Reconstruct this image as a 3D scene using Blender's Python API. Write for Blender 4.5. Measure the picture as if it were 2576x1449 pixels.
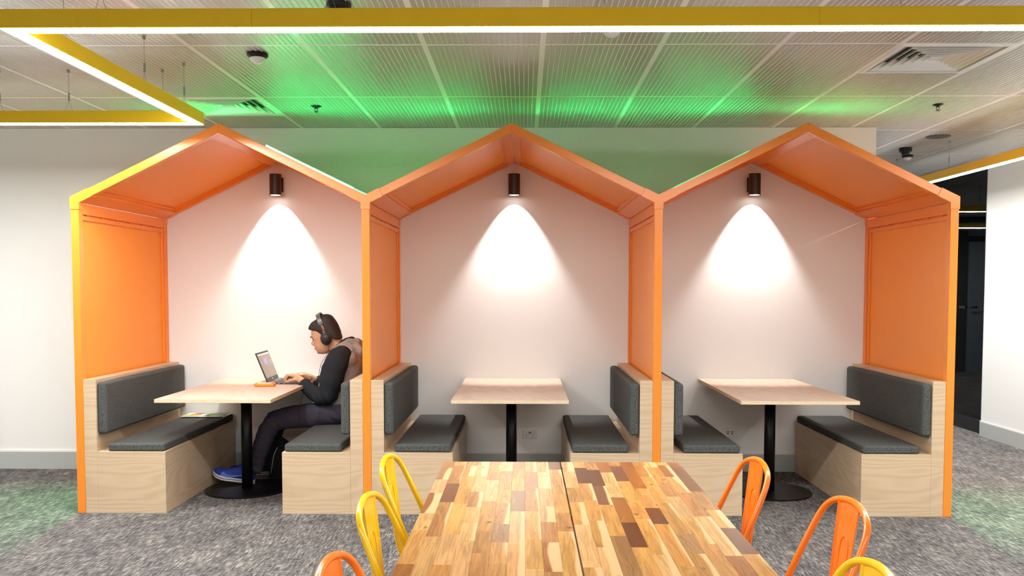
import bpy, bmesh, math, random
from mathutils import Vector, Matrix, noise

# ------------------------------------------------------------------ camera, light, exposure
sc = bpy.context.scene
for _o in list(bpy.data.objects):
    bpy.data.objects.remove(_o)
COL = sc.collection

cam_data = bpy.data.cameras.new('camera')
cam = bpy.data.objects.new('camera', cam_data)
COL.objects.link(cam)
cam_data.sensor_fit = 'HORIZONTAL'
cam_data.sensor_width = 36.0
cam_data.lens = 36.0 * 2199.58 / 2576
cam_data.shift_y = (836.94 - 724.5) / 2576
cam_data.clip_start = 0.05
cam.matrix_world = (Matrix.Translation((0.0775, -5.4136, 1.415)) @ Matrix.Rotation(0.0139, 4, 'Z')
                    @ Matrix.Rotation(math.pi / 2 - 0.0501, 4, 'X') @ Matrix.Rotation(0.0011, 4, 'Z'))
sc.camera = cam

world = bpy.data.worlds.new('world')
sc.world = world
world.use_nodes = True
world.node_tree.nodes['Background'].inputs[0].default_value = (0.8, 0.85, 1.0, 1)
world.node_tree.nodes['Background'].inputs[1].default_value = 0.05

sc.view_settings.view_transform = 'Standard'
sc.view_settings.look = 'None'
sc.view_settings.exposure = 0.0
sc.view_settings.gamma = 1.0
sc.view_settings.use_curve_mapping = False
try:
    sc.cycles.max_bounces = 8
    sc.cycles.diffuse_bounces = 5
    sc.cycles.sample_clamp_indirect = 6.0
except Exception:
    pass

LED_STRENGTH = 155.0      # white pendant diffusers
GREEN_STRENGTH = 130.0    # green strips on the booth roofs
SPOT_POWER = 125.0        # wall spotlights

# ------------------------------------------------------------------ materials
def nodes_of(name):
    m = bpy.data.materials.new(name)
    m.use_nodes = True
    nt = m.node_tree
    b = nt.nodes['Principled BSDF']
    return m, nt, b

def N(nt, t, **kw):
    n = nt.nodes.new(t)
    for k, v in kw.items():
        setattr(n, k, v)
    return n

def ramp(nt, stops):
    r = N(nt, 'ShaderNodeValToRGB')
    e = r.color_ramp.elements
    while len(e) < len(stops):
        e.new(0.5)
    for el, (p, c) in zip(e, stops):
        el.position = p
        el.color = (c[0], c[1], c[2], 1)
    return r

def mapped_noise(nt, scale_vec, scale, detail=4, rough=0.55, coord='Object', dist=0.0, offset=None):
    tc = N(nt, 'ShaderNodeTexCoord')
    mp = N(nt, 'ShaderNodeMapping')
    mp.inputs['Scale'].default_value = scale_vec
    nt.links.new(tc.outputs[coord], mp.inputs['Vector'])
    if offset is not None:
        nt.links.new(offset, mp.inputs['Location'])
    nz = N(nt, 'ShaderNodeTexNoise')
    nz.inputs['Scale'].default_value = scale
    nz.inputs['Detail'].default_value = detail
    nz.inputs['Roughness'].default_value = rough
    nz.inputs['Distortion'].default_value = dist
    nt.links.new(mp.outputs['Vector'], nz.inputs['Vector'])
    return nz

def bump(nt, b, src, strength, dist=0.002):
    bp = N(nt, 'ShaderNodeBump')
    bp.inputs['Strength'].default_value = strength
    bp.inputs['Distance'].default_value = dist
    nt.links.new(src, bp.inputs['Height'])
    nt.links.new(bp.outputs['Normal'], b.inputs['Normal'])

def simple(name, col, rough=0.5, metal=0.0, spec=0.5, var=0.0, nscale=60.0, bstr=0.0, coat=0.0):
    m, nt, b = nodes_of(name)
    b.inputs['Base Color'].default_value = (*col, 1)
    b.inputs['Roughness'].default_value = rough
    b.inputs['Metallic'].default_value = metal
    b.inputs['Specular IOR Level'].default_value = spec
    b.inputs['Coat Weight'].default_value = coat
    if var or bstr:
        nz = mapped_noise(nt, (1, 1, 1), nscale)
        if var:
            r = ramp(nt, [(0.3, [c * (1 - var) for c in col]), (0.7, [min(1, c * (1 + var)) for c in col])])
            nt.links.new(nz.outputs['Fac'], r.inputs['Fac'])
            nt.links.new(r.outputs['Color'], b.inputs['Base Color'])
        if bstr:
            bump(nt, b, nz.outputs['Fac'], bstr)
    return m

def emissive(name, col, strength):
    m, nt, b = nodes_of(name)
    b.inputs['Base Color'].default_value = (*col, 1)
    b.inputs['Emission Color'].default_value = (*col, 1)
    b.inputs['Emission Strength'].default_value = strength
    return m

M = {}
M['wall'] = simple('wall_paint', (0.79, 0.80, 0.785), 0.75, var=0.01, nscale=300, bstr=0.03)
M['base'] = simple('baseboard_paint', (0.42, 0.45, 0.44), 0.4)
M['base_top'] = simple('baseboard_bead', (0.8, 0.8, 0.78), 0.4)
M['orange'] = simple('orange_powder_coat', (0.88, 0.25, 0.026), 0.22, var=0.02, nscale=400, bstr=0.05)
M['tile'] = simple('ceiling_metal', (0.54, 0.535, 0.515), 0.38, metal=0.45, var=0.02, nscale=120)
M['rib'] = simple('ceiling_rib', (0.92, 0.92, 0.90), 0.25)
M['tee'] = simple('ceiling_tee', (0.94, 0.94, 0.925), 0.28)
M['void'] = simple('ceiling_void', (0.05, 0.05, 0.05), 0.9)
M['yellow_lamp'] = simple('yellow_lamp_body', (0.95, 0.62, 0.003), 0.42, var=0.02, nscale=300)
M['led'] = emissive('white_diffuser', (1.0, 0.985, 0.955), LED_STRENGTH)
M['green'] = emissive('green_strip', (0.012, 1.0, 0.25), GREEN_STRENGTH)
M['green_dim'] = emissive('green_strip_dim', (0.02, 1.0, 0.25), 55.0)
M['spot_glow'] = emissive('spot_lens', (1.0, 0.95, 0.88), 12.0)
M['black'] = simple('black_metal', (0.004, 0.004, 0.0045), 0.36, spec=0.3, var=0.1, nscale=200)
M['sconce'] = simple('bronze_black', (0.016, 0.012, 0.010), 0.42, var=0.1, nscale=300)
M['steel'] = simple('cable_steel', (0.35, 0.35, 0.34), 0.35, metal=0.9)
M['white_plastic'] = simple('white_plastic', (0.72, 0.71, 0.69), 0.35)
M['dome'] = simple('milky_dome', (0.72, 0.72, 0.68), 0.25)
M['dark_slot'] = simple('dark_slot', (0.02, 0.018, 0.016), 0.7)
M['speaker_grille'] = simple('speaker_grille', (0.11, 0.11, 0.11), 0.6, var=0.3, nscale=500)
M['yellow_chair'] = simple('yellow_gloss', (0.90, 0.53, 0.004), 0.22, coat=0.3)
M['orange_chair'] = simple('orange_gloss', (0.92, 0.19, 0.008), 0.26, coat=0.25)

# perforated orange sheet
def perforated():
    m, nt, b = nodes_of('orange_perforated_sheet')
    b.inputs['Roughness'].default_value = 0.36
    tc = N(nt, 'ShaderNodeTexCoord')
    vo = N(nt, 'ShaderNodeTexVoronoi')
    vo.inputs['Scale'].default_value = 230
    vo.inputs['Randomness'].default_value = 0.0
    nt.links.new(tc.outputs['Object'], vo.inputs['Vector'])
    r = ramp(nt, [(0.25, (0.74, 0.215, 0.010)), (0.40, (0.93, 0.30, 0.013))])
    nt.links.new(vo.outputs['Distance'], r.inputs['Fac'])
    nt.links.new(r.outputs['Color'], b.inputs['Base Color'])
    return m
M['orange_sheet'] = perforated()

# birch plywood: soft contour lines along the grain
def plywood(name, sv, cols, freq=115):
    m, nt, b = nodes_of(name)
    b.inputs['Roughness'].default_value = 0.42
    big = mapped_noise(nt, sv, 1.0, detail=2, rough=0.4, dist=0.4)
    mul = N(nt, 'ShaderNodeMath', operation='MULTIPLY')
    mul.inputs[1].default_value = freq
    nt.links.new(big.outputs['Fac'], mul.inputs[0])
    sn = N(nt, 'ShaderNodeMath', operation='SINE')
    nt.links.new(mul.outputs[0], sn.inputs[0])
    mr = N(nt, 'ShaderNodeMapRange')
    mr.inputs['From Min'].default_value = -1
    mr.inputs['From Max'].default_value = 1
    nt.links.new(sn.outputs[0], mr.inputs['Value'])
    fine = mapped_noise(nt, tuple(s * 9 for s in sv), 6.0, detail=4)
    mix = N(nt, 'ShaderNodeMix', data_type='FLOAT')
    mix.inputs['Factor'].default_value = 0.45
    nt.links.new(mr.outputs['Result'], mix.inputs[2])
    nt.links.new(fine.outputs['Fac'], mix.inputs[3])
    c1, c2, c3 = cols
    r = ramp(nt, [(0.10, c1), (0.45, c2), (0.85, c3)])
    nt.links.new(mix.outputs[0], r.inputs['Fac'])
    nt.links.new(r.outputs['Color'], b.inputs['Base Color'])
    return m
M['ply'] = plywood('birch_plywood', (0.55, 0.55, 4.4), ((0.50, 0.36, 0.225), (0.56, 0.42, 0.275), (0.60, 0.455, 0.305)))
M['ply_top'] = plywood('birch_plywood_top', (3.0, 0.9, 1.0), ((0.51, 0.405, 0.31), (0.545, 0.44, 0.345), (0.58, 0.475, 0.375)), 70)
M['ply_edge'] = simple('ply_edge', (0.66, 0.52, 0.35), 0.5, var=0.08, nscale=80)

def fabric(name, c_dark, c_light, scale=420, rough=0.95):
    m, nt, b = nodes_of(name)
    b.inputs['Roughness'].default_value = rough
    b.inputs['Specular IOR Level'].default_value = 0.15
    a = mapped_noise(nt, (1, 0.18, 1), scale, detail=2)
    c = mapped_noise(nt, (0.2, 1, 0.2), scale, detail=2)
    mx = N(nt, 'ShaderNodeMath', operation='ADD')
    nt.links.new(a.outputs['Fac'], mx.inputs[0])
    nt.links.new(c.outputs['Fac'], mx.inputs[1])
    mr = N(nt, 'ShaderNodeMapRange')
    mr.inputs['From Min'].default_value = 0.7
    mr.inputs['From Max'].default_value = 1.3
    nt.links.new(mx.outputs[0], mr.inputs['Value'])
    r = ramp(nt, [(0.0, c_dark), (1.0, c_light)])
    nt.links.new(mr.outputs['Result'], r.inputs['Fac'])
    nt.links.new(r.outputs['Color'], b.inputs['Base Color'])
    bump(nt, b, mr.outputs['Result'], 0.35, 0.0015)
    return m
M['cushion'] = fabric('charcoal_weave', (0.030, 0.0325, 0.032), (0.122, 0.128, 0.124), 620)
M['hoodie'] = fabric('grey_marl_fleece', (0.20, 0.17, 0.155), (0.33, 0.285, 0.265), 500)
M['sleeve'] = fabric('charcoal_fleece', (0.012, 0.013, 0.016), (0.026, 0.028, 0.033), 500)
M['lining'] = fabric('black_lining', (0.008, 0.008, 0.010), (0.02, 0.02, 0.024), 500)
M['trousers'] = fabric('dark_trousers', (0.030, 0.026, 0.038), (0.062, 0.054, 0.075), 600)
M['skin'] = simple('skin', (0.50, 0.275, 0.165), 0.5, var=0.07, nscale=45, spec=0.3)
M['lip'] = simple('lip', (0.48, 0.19, 0.14), 0.45)
M['hair'] = simple('black_hair', (0.012, 0.009, 0.007), 0.6, var=0.6, nscale=320, bstr=0.8)
M['eye_dark'] = simple('eye_dark', (0.02, 0.012, 0.01), 0.2)
M['eye_white'] = simple('eye_white', (0.30, 0.235, 0.19), 0.3)
M['grey_plastic'] = simple('grey_plastic', (0.085, 0.09, 0.095), 0.28)
M['copper'] = simple('copper_rod', (0.55, 0.27, 0.18), 0.3, metal=0.9)
M['rubber'] = simple('black_rubber', (0.010, 0.010, 0.011), 0.5)
M['shoe_blue'] = simple('blue_suede', (0.006, 0.027, 0.27), 0.7, var=0.15, nscale=200)
M['shoe_stripe'] = simple('pale_blue_logo', (0.10, 0.16, 0.48), 0.45)
M['shoe_navy'] = simple('navy_shoe', (0.01, 0.016, 0.06), 0.7, var=0.15, nscale=200)
M['sole'] = simple('white_sole', (0.68, 0.62, 0.56), 0.6)
M['sole_line'] = simple('sole_line', (0.06, 0.12, 0.35), 0.6)
M['laptop'] = simple('dark_laptop', (0.022, 0.021, 0.020), 0.4)
M['laptop_deck'] = simple('laptop_deck', (0.10, 0.10, 0.10), 0.35, metal=0.3)
M['key'] = simple('key_cap', (0.06, 0.06, 0.06), 0.5)
M['screen'] = emissive('screen_grey', (0.30, 0.265, 0.22), 0.35)
M['screen_bar'] = emissive('screen_bar', (0.5, 0.56, 0.57), 0.5)
M['screen_blue'] = emissive('screen_blue', (0.30, 0.30, 0.72), 0.5)
M['orange_rubber'] = simple('orange_rubber', (0.92, 0.23, 0.01), 0.45)
M['paper'] = simple('paper_white', (0.80, 0.79, 0.76), 0.35)
M['print_green'] = simple('print_green', (0.11, 0.25, 0.03), 0.3)
M['print_lime'] = simple('print_lime', (0.55, 0.58, 0.05), 0.3)
M['print_orange'] = simple('print_orange', (0.80, 0.22, 0.07), 0.3)
M['print_brown'] = simple('print_brown', (0.12, 0.06, 0.045), 0.3)
M['backpack'] = fabric('black_nylon', (0.004, 0.004, 0.005), (0.012, 0.012, 0.013), 300)
M['frame_black'] = simple('black_aluminium', (0.018, 0.018, 0.02), 0.35, metal=0.3)
M['room_dark'] = simple('dark_room_paint', (0.05, 0.055, 0.062), 0.8)
M['board_blue'] = simple('slate_board', (0.16, 0.22, 0.26), 0.5)
M['seat_pale'] = simple('pale_upholstery', (0.35, 0.36, 0.36), 0.8)
M['grey_band'] = simple('grey_bulkhead', (0.10, 0.10, 0.10), 0.6)

def glass_mat():
    m, nt, b = nodes_of('door_glass')
    out = nt.nodes['Material Output']
    nt.nodes.remove(b)
    tr = N(nt, 'ShaderNodeBsdfTransparent')
    tr.inputs['Color'].default_value = (0.62, 0.68, 0.72, 1)
    gl = N(nt, 'ShaderNodeBsdfGlossy')
    gl.inputs['Roughness'].default_value = 0.02
    fr = N(nt, 'ShaderNodeFresnel')
    fr.inputs['IOR'].default_value = 1.52
    mx = N(nt, 'ShaderNodeMixShader')
    nt.links.new(fr.outputs[0], mx.inputs[0])
    nt.links.new(tr.outputs[0], mx.inputs[1])
    nt.links.new(gl.outputs[0], mx.inputs[2])
    nt.links.new(mx.outputs[0], out.inputs['Surface'])
    return m
M['glass'] = glass_mat()

# mottled loop carpet with streaks along the room
def carpet():
    m, nt, b = nodes_of('grey_streaked_carpet')
    b.inputs['Roughness'].default_value = 1.0
    b.inputs['Specular IOR Level'].default_value = 0.05
    a = mapped_noise(nt, (1, 0.13, 1), 95, detail=3, rough=0.6, dist=0.15)       # long fine streaks in depth
    c = mapped_noise(nt, (0.22, 1, 1), 80, detail=3, rough=0.6)                    # short cross streaks
    d = mapped_noise(nt, (1, 0.42, 1), 7.0, detail=5, rough=0.65, dist=0.4)        # large blotches
    e = mapped_noise(nt, (1, 0.6, 1), 260, detail=2, rough=0.6)                    # pile
    def add(x, y, wx, wy):
        n1 = N(nt, 'ShaderNodeMath', operation='MULTIPLY'); n1.inputs[1].default_value = wx
        nt.links.new(x, n1.inputs[0])
        n2 = N(nt, 'ShaderNodeMath', operation='MULTIPLY_ADD'); n2.inputs[1].default_value = wy
        nt.links.new(y, n2.inputs[0]); nt.links.new(n1.outputs[0], n2.inputs[2])
        return n2.outputs[0]
    s = add(a.outputs['Fac'], c.outputs['Fac'], 0.44, 0.26)
    s2 = add(d.outputs['Fac'], e.outputs['Fac'], 0.20, 0.12)
    t = N(nt, 'ShaderNodeMath', operation='ADD')
    nt.links.new(s, t.inputs[0]); nt.links.new(s2, t.inputs[1])
    r = ramp(nt, [(0.385, (0.030, 0.029, 0.034)), (0.47, (0.082, 0.079, 0.081)),
                  (0.54, (0.150, 0.142, 0.136)), (0.645, (0.38, 0.355, 0.325))])
    nt.links.new(t.outputs[0], r.inputs['Fac'])
    nt.links.new(r.outputs['Color'], b.inputs['Base Color'])
    bump(nt, b, t.outputs[0], 0.5, 0.004)
    return m
M['carpet'] = carpet()

# acacia staves: object colour, grain along Y, pale sapwood on one edge of some
def stave_mat():
    m, nt, b = nodes_of('acacia_stave')
    b.inputs['Roughness'].default_value = 0.22
    b.inputs['Coat Weight'].default_value = 0.25
    b.inputs['Coat Roughness'].default_value = 0.15
    oi = N(nt, 'ShaderNodeObjectInfo')
    off = N(nt, 'ShaderNodeVectorMath', operation='SCALE')
    off.inputs[0].default_value = (37.0, 53.0, 71.0)
    nt.links.new(oi.outputs['Random'], off.inputs['Scale'])
    g1 = mapped_noise(nt, (34, 2.6, 8), 1.0, detail=5, rough=0.6, dist=0.9, offset=off.outputs[0])
    g2 = mapped_noise(nt, (220, 7, 20), 1.0, detail=4, rough=0.6, offset=off.outputs[0])
    bands = N(nt, 'ShaderNodeMath', operation='MULTIPLY'); bands.inputs[1].default_value = 26
    nt.links.new(g1.outputs['Fac'], bands.inputs[0])
    sn = N(nt, 'ShaderNodeMath', operation='SINE')
    nt.links.new(bands.outputs[0], sn.inputs[0])
    mr = N(nt, 'ShaderNodeMapRange')
    mr.inputs['From Min'].default_value = -1.6; mr.inputs['From Max'].default_value = 1.0
    mr.inputs['To Min'].default_value = 0.74; mr.inputs['To Max'].default_value = 1.10
    nt.links.new(sn.outputs[0], mr.inputs['Value'])
    mr2 = N(nt, 'ShaderNodeMapRange')
    mr2.inputs['From Min'].default_value = 0.3; mr2.inputs['From Max'].default_value = 0.7
    mr2.inputs['To Min'].default_value = 0.82; mr2.inputs['To Max'].default_value = 1.14
    nt.links.new(g2.outputs['Fac'], mr2.inputs['Value'])
    pm = N(nt, 'ShaderNodeMath', operation='MULTIPLY')
    nt.links.new(mr.outputs['Result'], pm.inputs[0]); nt.links.new(mr2.outputs['Result'], pm.inputs[1])
    col = N(nt, 'ShaderNodeVectorMath', operation='SCALE')
    nt.links.new(oi.outputs['Color'], col.inputs[0]); nt.links.new(pm.outputs[0], col.inputs['Scale'])
    # sapwood
    tc = N(nt, 'ShaderNodeTexCoord')
    sx = N(nt, 'ShaderNodeSeparateXYZ')
    nt.links.new(tc.outputs['Object'], sx.inputs[0])
    wob = mapped_noise(nt, (3, 3.2, 3), 1.0, detail=1, offset=off.outputs[0])
    w1 = N(nt, 'ShaderNodeMath', operation='MULTIPLY_ADD'); w1.inputs[1].default_value = 0.030
    nt.links.new(wob.outputs['Fac'], w1.inputs[0]); nt.links.new(sx.outputs['X'], w1.inputs[2])
    th = N(nt, 'ShaderNodeMapRange')
    th.inputs['From Min'].default_value = 0.0; th.inputs['From Max'].default_value = 1.0
    th.inputs['To Min'].default_value = 0.010; th.inputs['To Max'].default_value = 0.085
    nt.links.new(oi.outputs['Random'], th.inputs['Value'])
    df = N(nt, 'ShaderNodeMath', operation='SUBTRACT')
    nt.links.new(w1.outputs[0], df.inputs[0]); nt.links.new(th.outputs['Result'], df.inputs[1])
    sm = N(nt, 'ShaderNodeMapRange')
    sm.inputs['From Min'].default_value = -0.002; sm.inputs['From Max'].default_value = 0.004
    nt.links.new(df.outputs[0], sm.inputs['Value'])
    mx = N(nt, 'ShaderNodeMix', data_type='RGBA')
    nt.links.new(sm.outputs['Result'], mx.inputs['Factor'])
    nt.links.new(col.outputs[0], mx.inputs[6])
    mx.inputs[7].default_value = (0.54, 0.36, 0.18, 1)
    # knots
    vo = N(nt, 'ShaderNodeTexVoronoi')
    vo.inputs['Scale'].default_value = 1.0
    mp = N(nt, 'ShaderNodeMapping'); mp.inputs['Scale'].default_value = (11, 7, 1)
    nt.links.new(tc.outputs['Object'], mp.inputs['Vector']); nt.links.new(off.outputs[0], mp.inputs['Location'])
    nt.links.new(mp.outputs['Vector'], vo.inputs['Vector'])
    kr = N(nt, 'ShaderNodeMapRange')
    kr.inputs['From Min'].default_value = 0.03; kr.inputs['From Max'].default_value = 0.11
    kr.inputs['To Min'].default_value = 0.28; kr.inputs['To Max'].default_value = 1.0
    nt.links.new(vo.outputs['Distance'], kr.inputs['Value'])
    fin = N(nt, 'ShaderNodeVectorMath', operation='SCALE')
    nt.links.new(mx.outputs[2], fin.inputs[0]); nt.links.new(kr.outputs['Result'], fin.inputs['Scale'])
    nt.links.new(fin.outputs[0], b.inputs['Base Color'])
    return m
M['stave'] = stave_mat()

# ------------------------------------------------------------------ mesh helpers
ORG = {}

class B:
    def __init__(self):
        self.v = []; self.f = []
    def add(self, vs, fs):
        n = len(self.v)
        self.v += [tuple(p) for p in vs]
        self.f += [tuple(i + n for i in q) for q in fs]
        return self
    def box(self, x0, x1, y0, y1, z0, z1):
        vs = [(x, y, z) for z in (z0, z1) for y in (y0, y1) for x in (x0, x1)]
        return self.add(vs, [(0, 2, 3, 1), (4, 5, 7, 6), (0, 1, 5, 4), (2, 6, 7, 3), (0, 4, 6, 2), (1, 3, 7, 5)])
    def prism_xz(self, poly, y0, y1):
        n = len(poly)
        area = sum(poly[i][0] * poly[(i + 1) % n][1] - poly[(i + 1) % n][0] * poly[i][1] for i in range(n))
        if area < 0:
            poly = poly[::-1]
        vs = [(x, y0, z) for x, z in poly] + [(x, y1, z) for x, z in poly]
        fs = [tuple(range(n)), tuple(range(2 * n - 1, n - 1, -1))]
        fs += [(i, n + i, n + (i + 1) % n, (i + 1) % n) for i in range(n)]
        return self.add(vs, fs)
    def prism_xy(self, poly, z0, z1):
        n = len(poly)
        area = sum(poly[i][0] * poly[(i + 1) % n][1] - poly[(i + 1) % n][0] * poly[i][1] for i in range(n))
        if area < 0:
            poly = poly[::-1]
        vs = [(x, y, z0) for x, y in poly] + [(x, y, z1) for x, y in poly]
        fs = [tuple(range(n - 1, -1, -1)), tuple(range(n, 2 * n))]
        fs += [(i, (i + 1) % n, n + (i + 1) % n, n + i) for i in range(n)]
        return self.add(vs, fs)
    def lathe(self, prof, c=(0, 0, 0), n=24):
        vs = []; fs = []
        for r, z in prof:
            for i in range(n):
                a = 2 * math.pi * i / n
                vs.append((c[0] + r * math.cos(a), c[1] + r * math.sin(a), c[2] + z))
        for k in range(len(prof) - 1):
            for i in range(n):
                j = (i + 1) % n
                fs.append((k * n + i, k * n + j, (k + 1) * n + j, (k + 1) * n + i))
        fs.append(tuple(range(n - 1, -1, -1)))
        m = (len(prof) - 1) * n
        fs.append(tuple(m + i for i in range(n)))
        return self.add(vs, fs)
    def cyl(self, p, q, r, n=16, r2=None):
        return self.tube([p, q], [r, r if r2 is None else r2], n)
    def tube(self, pts, r, n=10, squash=None):
        P = [Vector(p) for p in pts]
        R = r if isinstance(r, (list, tuple)) else [r] * len(P)
        t0 = (P[1] - P[0]).normalized()
        u = t0.cross(Vector((0, 0, 1)))
        if u.length < 1e-3:
            u = t0.cross(Vector((0, 1, 0)))
        u.normalize()
        vs = []
        for i, p in enumerate(P):
            t = (P[min(i + 1, len(P) - 1)] - P[max(i - 1, 0)]).normalized()
            u = (u - t * u.dot(t)).normalized()
            w = t.cross(u)
            for k in range(n):
                a = 2 * math.pi * k / n
                vs.append(p + (u * math.cos(a) + w * math.sin(a)) * R[i])
        fs = []
        for i in range(len(P) - 1):
            for k in range(n):
                j = (k + 1) % n
                fs.append((i * n + k, i * n + j, (i + 1) * n + j, (i + 1) * n + k))
        fs.append(tuple(range(n - 1, -1, -1)))
        m = (len(P) - 1) * n
        fs.append(tuple(m + k for k in range(n)))
        return self.add(vs, fs)
    def ball(self, c, r, nu=14, nv=9):
        if not isinstance(r, (tuple, list)):
            r = (r, r, r)
        vs = [(c[0], c[1], c[2] - r[2])]
        for i in range(1, nv):
            ph = -math.pi / 2 + math.pi * i / nv
            for k in range(nu):
                a = 2 * math.pi * k / nu
                vs.append((c[0] + r[0] * math.cos(ph) * math.cos(a), c[1] + r[1] * math.cos(ph) * math.sin(a), c[2] + r[2] * math.sin(ph)))
        vs.append((c[0], c[1], c[2] + r[2]))
        fs = []
        for k in range(nu):
            fs.append((0, 1 + (k + 1) % nu, 1 + k))
            for i in range(nv - 2):
                a = 1 + i * nu
                fs.append((a + k, a + (k + 1) % nu, a + nu + (k + 1) % nu, a + nu + k))
            a = 1 + (nv - 2) * nu
            fs.append((a + k, a + (k + 1) % nu, len(vs) - 1))
        return self.add(vs, fs)
    def chain(self, L, n=16):
        """rounded tapered limb: balls at joints, cones between; L = [(x,y,z,r)]"""
        for x, y, z, r in L:
            self.ball((x, y, z), r, n, 10)
        for a, b in zip(L, L[1:]):
            self.tube([a[:3], b[:3]], [a[3], b[3]], n)
        return self
    def loft(self, rings):
        """rings: list of equally long point lists"""
        n = len(rings[0]); vs = []; fs = []
        for r in rings:
            vs += r
        for i in range(len(rings) - 1):
            for k in range(n):
                j = (k + 1) % n
                fs.append((i * n + k, i * n + j, (i + 1) * n + j, (i + 1) * n + k))
        fs.append(tuple(range(n - 1, -1, -1)))
        m = (len(rings) - 1) * n
        fs.append(tuple(m + k for k in range(n)))
        return self.add(vs, fs)
    def mesh(self, name, mat, origin=(0, 0, 0), smooth=False):
        me = bpy.data.meshes.new(name)
        o = Vector(origin)
        me.from_pydata([tuple(Vector(p) - o) for p in self.v], [], self.f)
        me.update()
        bm = bmesh.new(); bm.from_mesh(me)
        bmesh.ops.recalc_face_normals(bm, faces=bm.faces)
        bm.to_mesh(me); bm.free()
        if mat is not None:
            me.materials.append(M[mat] if isinstance(mat, str) else mat)
        if smooth:
            me.polygons.foreach_set('use_smooth', [True] * len(me.polygons))
        return me
    def build(self, name, mat, parent=None, bevel=0.0, smooth=False, local=False, seg=2, auto=False):
        org = Vector((0, 0, 0))
        if parent is not None and not local:
            org = ORG[parent.name]
        me = self.mesh(name, mat, org, smooth)
        return link(name, me, parent, bevel, seg, auto)

def link(name, me, parent=None, bevel=0.0, seg=2, auto=False, loc=None):
    ob = bpy.data.objects.new(name, me)
    COL.objects.link(ob)
    if parent is not None:
        ob.parent = parent
        ORG[ob.name] = ORG[parent.name].copy()
    else:
        ORG[ob.name] = Vector((0, 0, 0))
    if loc is not None:
        ob.location = loc
    if bevel:
        md = ob.modifiers.new('bevel', 'BEVEL')
        md.width = bevel; md.segments = seg; md.limit_method = 'ANGLE'; md.angle_limit = 0.6
        if auto:
            me.polygons.foreach_set('use_smooth', [True] * len(me.polygons))
            md.harden_normals = True
    return ob

def thing(name, label, cat, loc=(0, 0, 0), group=None, rot=None):
    e = bpy.data.objects.new(name, None)
    COL.objects.link(e)
    e.empty_display_size = 0.1
    e.location = loc
    if rot is not None:
        e.rotation_euler = rot
    tag(e, label, cat, group)
    ORG[e.name] = Vector(loc)
    return e

def tag(o, label, cat, group=None):
    o['label'] = label; o['category'] = cat
    if group:
        o['group'] = group
    return o

def struct(o, label=None):
    o['kind'] = 'structure'
    if label:
        o['label'] = label
    return o

def copy_tree(o, parent=None):
    c = o.copy()
    COL.objects.link(c)
    c.parent = parent
    ORG[c.name] = ORG[o.name].copy()
    for ch in list(o.children):
        copy_tree(ch, c)
    return c

TMP_SCENE = bpy.data.scenes.new('remesh_work')
def organic(name, b, voxel, mat, parent, smooth_it=6, fac=0.5):
    me = b.mesh(name + '_raw', None)
    tmp = bpy.data.objects.new(name + '_raw', me)
    TMP_SCENE.collection.objects.link(tmp)
    r = tmp.modifiers.new('r', 'REMESH'); r.mode = 'VOXEL'; r.voxel_size = voxel
    s = tmp.modifiers.new('s', 'SMOOTH'); s.factor = fac; s.iterations = smooth_it
    TMP_SCENE.view_layers[0].update()
    dg = TMP_SCENE.view_layers[0].depsgraph
    dg.update()
    out = bpy.data.meshes.new_from_object(tmp.evaluated_get(dg))
    bpy.data.objects.remove(tmp)
    bpy.data.meshes.remove(me)
    out.name = name
    o = ORG[parent.name]
    out.transform(Matrix.Translation(-o))
    out.materials.clear()
    out.materials.append(M[mat])
    out.polygons.foreach_set('use_smooth', [True] * len(out.polygons))
    return link(name, out, parent)

def displace(ob, fn):
    me = ob.data
    n = len(me.vertices)
    co = [0.0] * (3 * n); no = [0.0] * (3 * n)
    me.vertices.foreach_get('co', co)
    me.vertex_normals.foreach_get('vector', no)
    for i in range(n):
        c = Vector(co[3 * i:3 * i + 3]); nn = Vector(no[3 * i:3 * i + 3])
        c = c + nn * fn(c, nn)
        co[3 * i:3 * i + 3] = c
    me.vertices.foreach_set('co', co)
    me.update()

def spline(pts, per=8, closed=False):
    P = [Vector(p) for p in pts]
    out = []
    n = len(P)
    for i in range(n if closed else n - 1):
        p1, p2 = P[i], P[(i + 1) % n]
        p0 = P[i - 1] if (i > 0 or closed) else p1 * 2 - p2
        p3 = P[(i + 2) % n] if (i + 2 < n or closed) else p2 * 2 - p1
        for k in range(per):
            t = k / per
            out.append(0.5 * ((2 * p1) + (p2 - p0) * t + (2 * p0 - 5 * p1 + 4 * p2 - p3) * t * t + (3 * p1 - p0 - 3 * p2 + p3) * t ** 3))
    if not closed:
        out.append(P[-1])
    return out

# ------------------------------------------------------------------ measures
CEIL = 2.652
D = 1.3456                     # booth depth: front frame at y = 0, wall at y = D
PX = [-2.7105, -0.9035, 0.9035, 2.7105]
XL, XR, YF, YB = -6.5, 4.5, -9.0, 9.6
WALL_END = 2.755

# ------------------------------------------------------------------ room shell
struct(B().box(XL, 7.6, YF, YB, -0.05, 0.0).build('floor', 'carpet'), 'grey streaked office carpet')
wb = struct(B().box(XL, WALL_END, D, D + 0.12, 0, CEIL - 0.006).build('wall_back', 'wall'), 'white wall behind the orange booths')
struct(B().box(XR, XR + 0.2, YF, 3.06, 0, CEIL - 0.006).build('wall_right', 'wall'), 'white side wall on the right')
struct(B().box(XL - 0.12, XL, YF, YB, 0, CEIL - 0.006).build('wall_left', 'wall'), 'white side wall on the left')
struct(B().box(XL - 0.12, 7.6, YF - 0.12, YF, 0, CEIL - 0.006).build('wall_front', 'wall'), 'white wall facing the booths')
struct(B().box(XL - 0.12, 7.6, YB, YB + 0.12, 0, CEIL - 0.006).build('wall_rear', 'room_dark'), 'dark grey wall at the end of the passage')

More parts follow.
